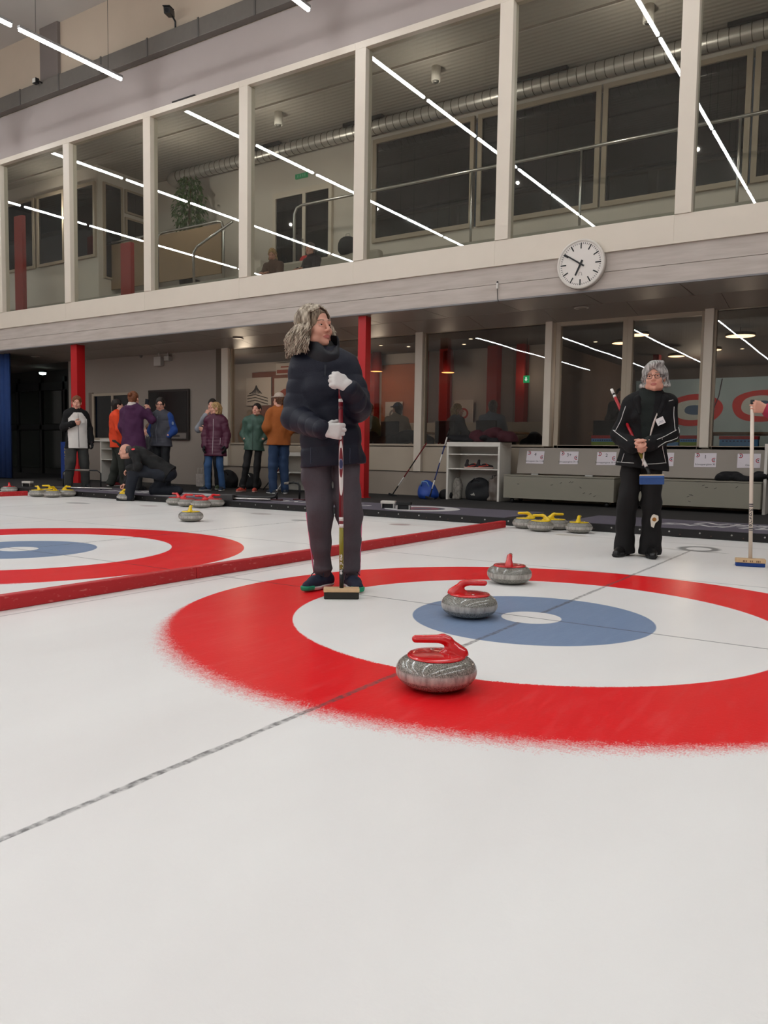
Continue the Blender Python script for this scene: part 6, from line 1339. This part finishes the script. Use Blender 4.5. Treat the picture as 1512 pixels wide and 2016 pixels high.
def upright_bag(x, y, w, d, h, m, lab, name, rz, seed, hm):
    t = thing(name, lab, 'bag', (x, y, FL), rz); F = Field(); q = V(1, 0, 0)
    for sx in (-1, 1):
        for sy in (-1, 1): F.cone((sx*w*.62, sy*d*.5, .03), (sx*w*.50, sy*d*.22, h*(.92+.06*sx)), d*.55, d*.42, .05)
    F.ell((0, 0, h*.45), (w*.9, d*.8, h*.5), k=.05); F.cut((0, 0, -1), 0); F.disp = wob(.011, 26, seed); fobj('body', F, .009, m, t)
    obj('handle', tube(BM(), [(-w*.3, -d*.3, h*.9), (-w*.2, -d*.6, h*1.08), (w*.25, -d*.6, h*1.10), (w*.4, -d*.3, h*.95)], .008, 6), hm, t)
upright_bag(-4.66, 7.99, .06, .06, .33, mat('camo_cloth', (124, 118, 110), .9, noise=.9, nscale=26), 'narrow grey camouflage pouch at the left of the shelf floor', 'pouch', .1, 5, DARKM); upright_bag(-4.0, 8.02, .085, .10, .38, mat('leather_grey', (90, 80, 72), .4, noise=.5, nscale=7), 'tall grey-brown bag at the right of the shelf floor', 'shoulder_bag', .15, 6, DARKM)
bag(-5.08, 7.72, FL, (.17, .13, .30), mat('blue_nylon', (26, 62, 140), .5, noise=.3, nscale=12), 'shiny blue sports bag on the floor left of the white shelf', 7, 'sports_bag', mat('bag_teal', (120, 160, 190), .5)); bag(-4.86, 7.98, FL, (.10, .08, .16), mat('bag_black2', (26, 25, 26), .8), 'small black bag between the blue bag and the white shelf', 8, 'small_bag')
bag(-10.02, 8.12, FL, (.20, .16, .36), MATS['bag_black2'], 'black rucksack on the floor behind the woman in maroon', 9, 'rucksack', DARKM); bag(-9.40, 8.1, FL, (.24, .15, .30), MATS['bag_black2'], 'black sports bag with a white patch right of the woman in maroon', 10, 'sports_bag', WHITE); bag(-13.5, 8.1, FL, (.16, .14, .30), MATS['bag_black2'], 'black bag standing on the floor of the far left shelf', 11, 'small_bag')
t = thing('carrier_bag', 'white printed paper carrier bag on the floor left of the woman in maroon', 'bag', (-10.72, 8.05, FL)); obj('paper', bx(-.11, .11, -.06, .06, 0, .26), mat('paper_print', (176, 166, 158), .7, noise=.5, nscale=16), t); 
for y in (-.055, .055): obj('handle', tube(BM(), [(-.06, y, .26), (-.055, y, .38), (.055, y, .38), (.06, y, .26)], .006, 6), WHITE, t)
coat(-.55, -.02, 7.98, .53, .10, MATS['coat_black'], 'crumpled black gloves lying on the seat of the right bench', 12, 'gloves', 'gloves')
# wall socket
t = thing('wall_socket', 'white wall socket low on the plinth behind the woman in green', 'socket', (-8.25, YW, .24)); obj('plate', bx(-.05, .05, -.015, 0, -.06, .06), WHITE, t, bevel=.003); obj('insert', disc(BM(), (0, -.012, 0), .03, 16, 'y', .004), mat('socket_grey', (150, 146, 140), .5), t)
# ---- two grey storage benches with paper signs
BEN = mat('bench_grey_green', (134, 128, 114), .6, noise=.05, nscale=3); BEN2 = mat('bench_grey', (142, 132, 122), .6, noise=.05, nscale=3); PAP = mat('paper', (206, 196, 200), .4, noise=.02); INK = mat('ink_black', (26, 26, 32), .6); RIM = mat('sign_red', (158, 34, 52), .6)
def bench(x0, x1, bx0, bx1, lab, signs):
    t = thing('storage_bench', lab, 'bench', ((x0+x1)/2, 7.78, FL)); w = (x1-x0)/2; cx = (x0+x1)/2
    obj('chest', bx(-w, w, 0, .50, .075, .42), BEN, t, bevel=.004); obj('seat_lid', bx(-w-.004, w+.004, -.006, .50, .424, .442), BEN, t, bevel=.003)
    for sx in (-1, 1):
        for y in (.08, .42): obj('caster', lathe(BM(), [(0, -.02), (.03, -.02), (.035, -.012), (.035, .012), (.03, .02), (0, .02)], 14), DARKM, t).matrix_local = T(sx*(w-.12), y, .035) @ Matrix.Rotation(PI/2, 4, 'X')
    B = T(0, .34, .46) @ Matrix.Rotation(-.20, 4, 'X'); bp = obj('backrest', box(BM(), bx0-cx, bx1-cx, 0, .03, 0, .42, B), BEN2, t, bevel=.003)
    for hx in (-w*.55, w*.45): obj('hinge', bx(hx-.06, hx+.06, .30, .36, .438, .462), CHROME, t)
    bm = BM(); g = np.random.default_rng(int(abs(x0)*100))
    for i in range(9):
        a = g.uniform(-.8, .8); p = (g.uniform(-w*.9, w*.9), -.0006, g.uniform(.12, .38)); tube(bm, [p, (p[0]+.035*math.cos(a), -.0006, p[2]+.035*math.sin(a))], .0035, 5)
    obj('scuff', bm, mat('scuff_dark', (84, 78, 72), .7), t)
    for sx, num, txt in signs:
        lx = sx-cx; M = B @ T(lx, -.002, .265) @ Matrix.Rotation(.02*(num == '4')-.015, 4, 'Y'); p = obj('paper_sign', box(BM(), -.147, .147, -.002, .0, -.10, .10, M), PAP, bp)
        Q = M @ T(0, -.0025, 0) @ FACE_Y
        if num: lettering(num, .075, INK, p, Q @ T(0, .045, 0), .0004)
        if txt: lettering(txt, .036, INK, p, Q @ T(0, -.062, 0), .0004)
        bm = BM()
        for c, a0, a1 in (((-.108, .070), -2.3, 2.2), ((.118, .002), 1.0, 5.3)):
            ring(bm, (c[0], c[1], 0), .020, .031, 24, .0006, Q, a0, a1)
        obj('ring_emblem', bm, RIM, p); bm = BM()
        for c in ((-.108, .070), (.118, .002)): ring(bm, (c[0], c[1], 0), 0.002, .010, 14, .0006, Q)
        obj('emblem_dot', bm, INK, p)
bench(-3.73, -1.97, -3.66, -1.90, 'grey-green storage bench with paper signs, left of the silver-haired woman', [(-3.37, '4', 'Schnuppern bis 12.00'), (-2.81, '3+', 'Schnuppergäste 30–45'), (-2.22, '2', 'Schnuppergäste 30–45')])
bench(-1.86, -.005, -1.84, -.02, 'grey-green storage bench with paper signs, right of the silver-haired woman', [(-1.38, '2', ''), (-.80, '1', 'Schnuppergäste 30'), (-.23, '', 'Gäste')])
CAMR = (0.577325, 0.073547, 0.015240); CAMX = (1.5643, -3.8047, 0.8307); LAMPK = 1.; EXPO = 0.1
# ------------------------------------------------------------------ people in the scene
def W2F(dx, dy): return math.atan2(-dx, dy)
WOMAN1((-1.305, .082, 0), W2F(.59, -.81)); WOMAN2((-.275, 2.925, 0), W2F(.26, -.966))
crowd(); PLAYER3()
# ------------------------------------------------------------------ camera (solved from the 12-foot house), world, lamps
cam = bpy.data.cameras.new('camera'); co = bpy.data.objects.new('camera', cam); C.objects.link(co)
f_, yaw, pit, rol = 1564.476, .577, .074, .015
yaw, pit, rol = CAMR
cy, sy, cp, sp = math.cos(yaw), math.sin(yaw), math.cos(pit), math.sin(pit)
fw = Vector((-sy*cp, cy*cp, -sp)); r0 = Vector((cy, sy, 0)); u0 = r0.cross(fw)
rt = r0*math.cos(rol)+u0*math.sin(rol); up = -r0*math.sin(rol)+u0*math.cos(rol)
co.matrix_world = Matrix(((rt.x, up.x, -fw.x, CAMX[0]), (rt.y, up.y, -fw.y, CAMX[1]), (rt.z, up.z, -fw.z, CAMX[2]), (0, 0, 0, 1)))
cam.sensor_fit = 'HORIZONTAL'; cam.sensor_width = 36; cam.lens = f_/1512*36; cam.clip_start = .05; cam.clip_end = 200
sc = bpy.context.scene; sc.camera = co
w = bpy.data.worlds.new('night'); sc.world = w; w.use_nodes = True; w.node_tree.nodes['Background'].inputs[0].default_value = (.02, .022, .025, 1)
def lamp(name, kind, loc, e, col, size=.2, rot=None):
    l = bpy.data.lights.new(name, kind); l.energy = e; l.color = col; o = bpy.data.objects.new(name, l); C.objects.link(o); o.location = loc
    if kind == 'AREA': l.size = size
    else: l.shadow_soft_size = size
    if rot: o.rotation_euler = rot
    return o
# point lights for the pendants and spotlights, with unseen ones added to brighten both rooms
for x, y, e in ((-7.7, 9.9, 16), (-9.3, 9.9, 14), (-11.2, 9.7, 30), (-6.1, 10.0, 5), (-4.6, 10.4, 4), (-2.3, 10.6, 7), (-.8, 11.0, 6), (-2.2, 14.3, 55), (0, 14.3, 45)): lamp('restaurant_fill', 'POINT', (x, y, 2.35), e*LAMPK, (1, .80, .60), .15)
for x in (-17, -12.5, -9.75, -5.98, -2.16, 1.5): lamp('lounge_fill', 'POINT', (x, 8.9, 6.9), 29*LAMPK, (1, .94, .86), .03)
vs = sc.view_settings; vs.view_transform = 'Standard'; vs.look = 'None'; vs.gamma = 1; vs.use_curve_mapping = False; vs.exposure = EXPO
sc.cycles.max_bounces = 8; sc.cycles.transparent_max_bounces = 16; sc.cycles.sample_clamp_indirect = 6; sc.cycles.caustics_reflective = False; sc.cycles.caustics_refractive = False
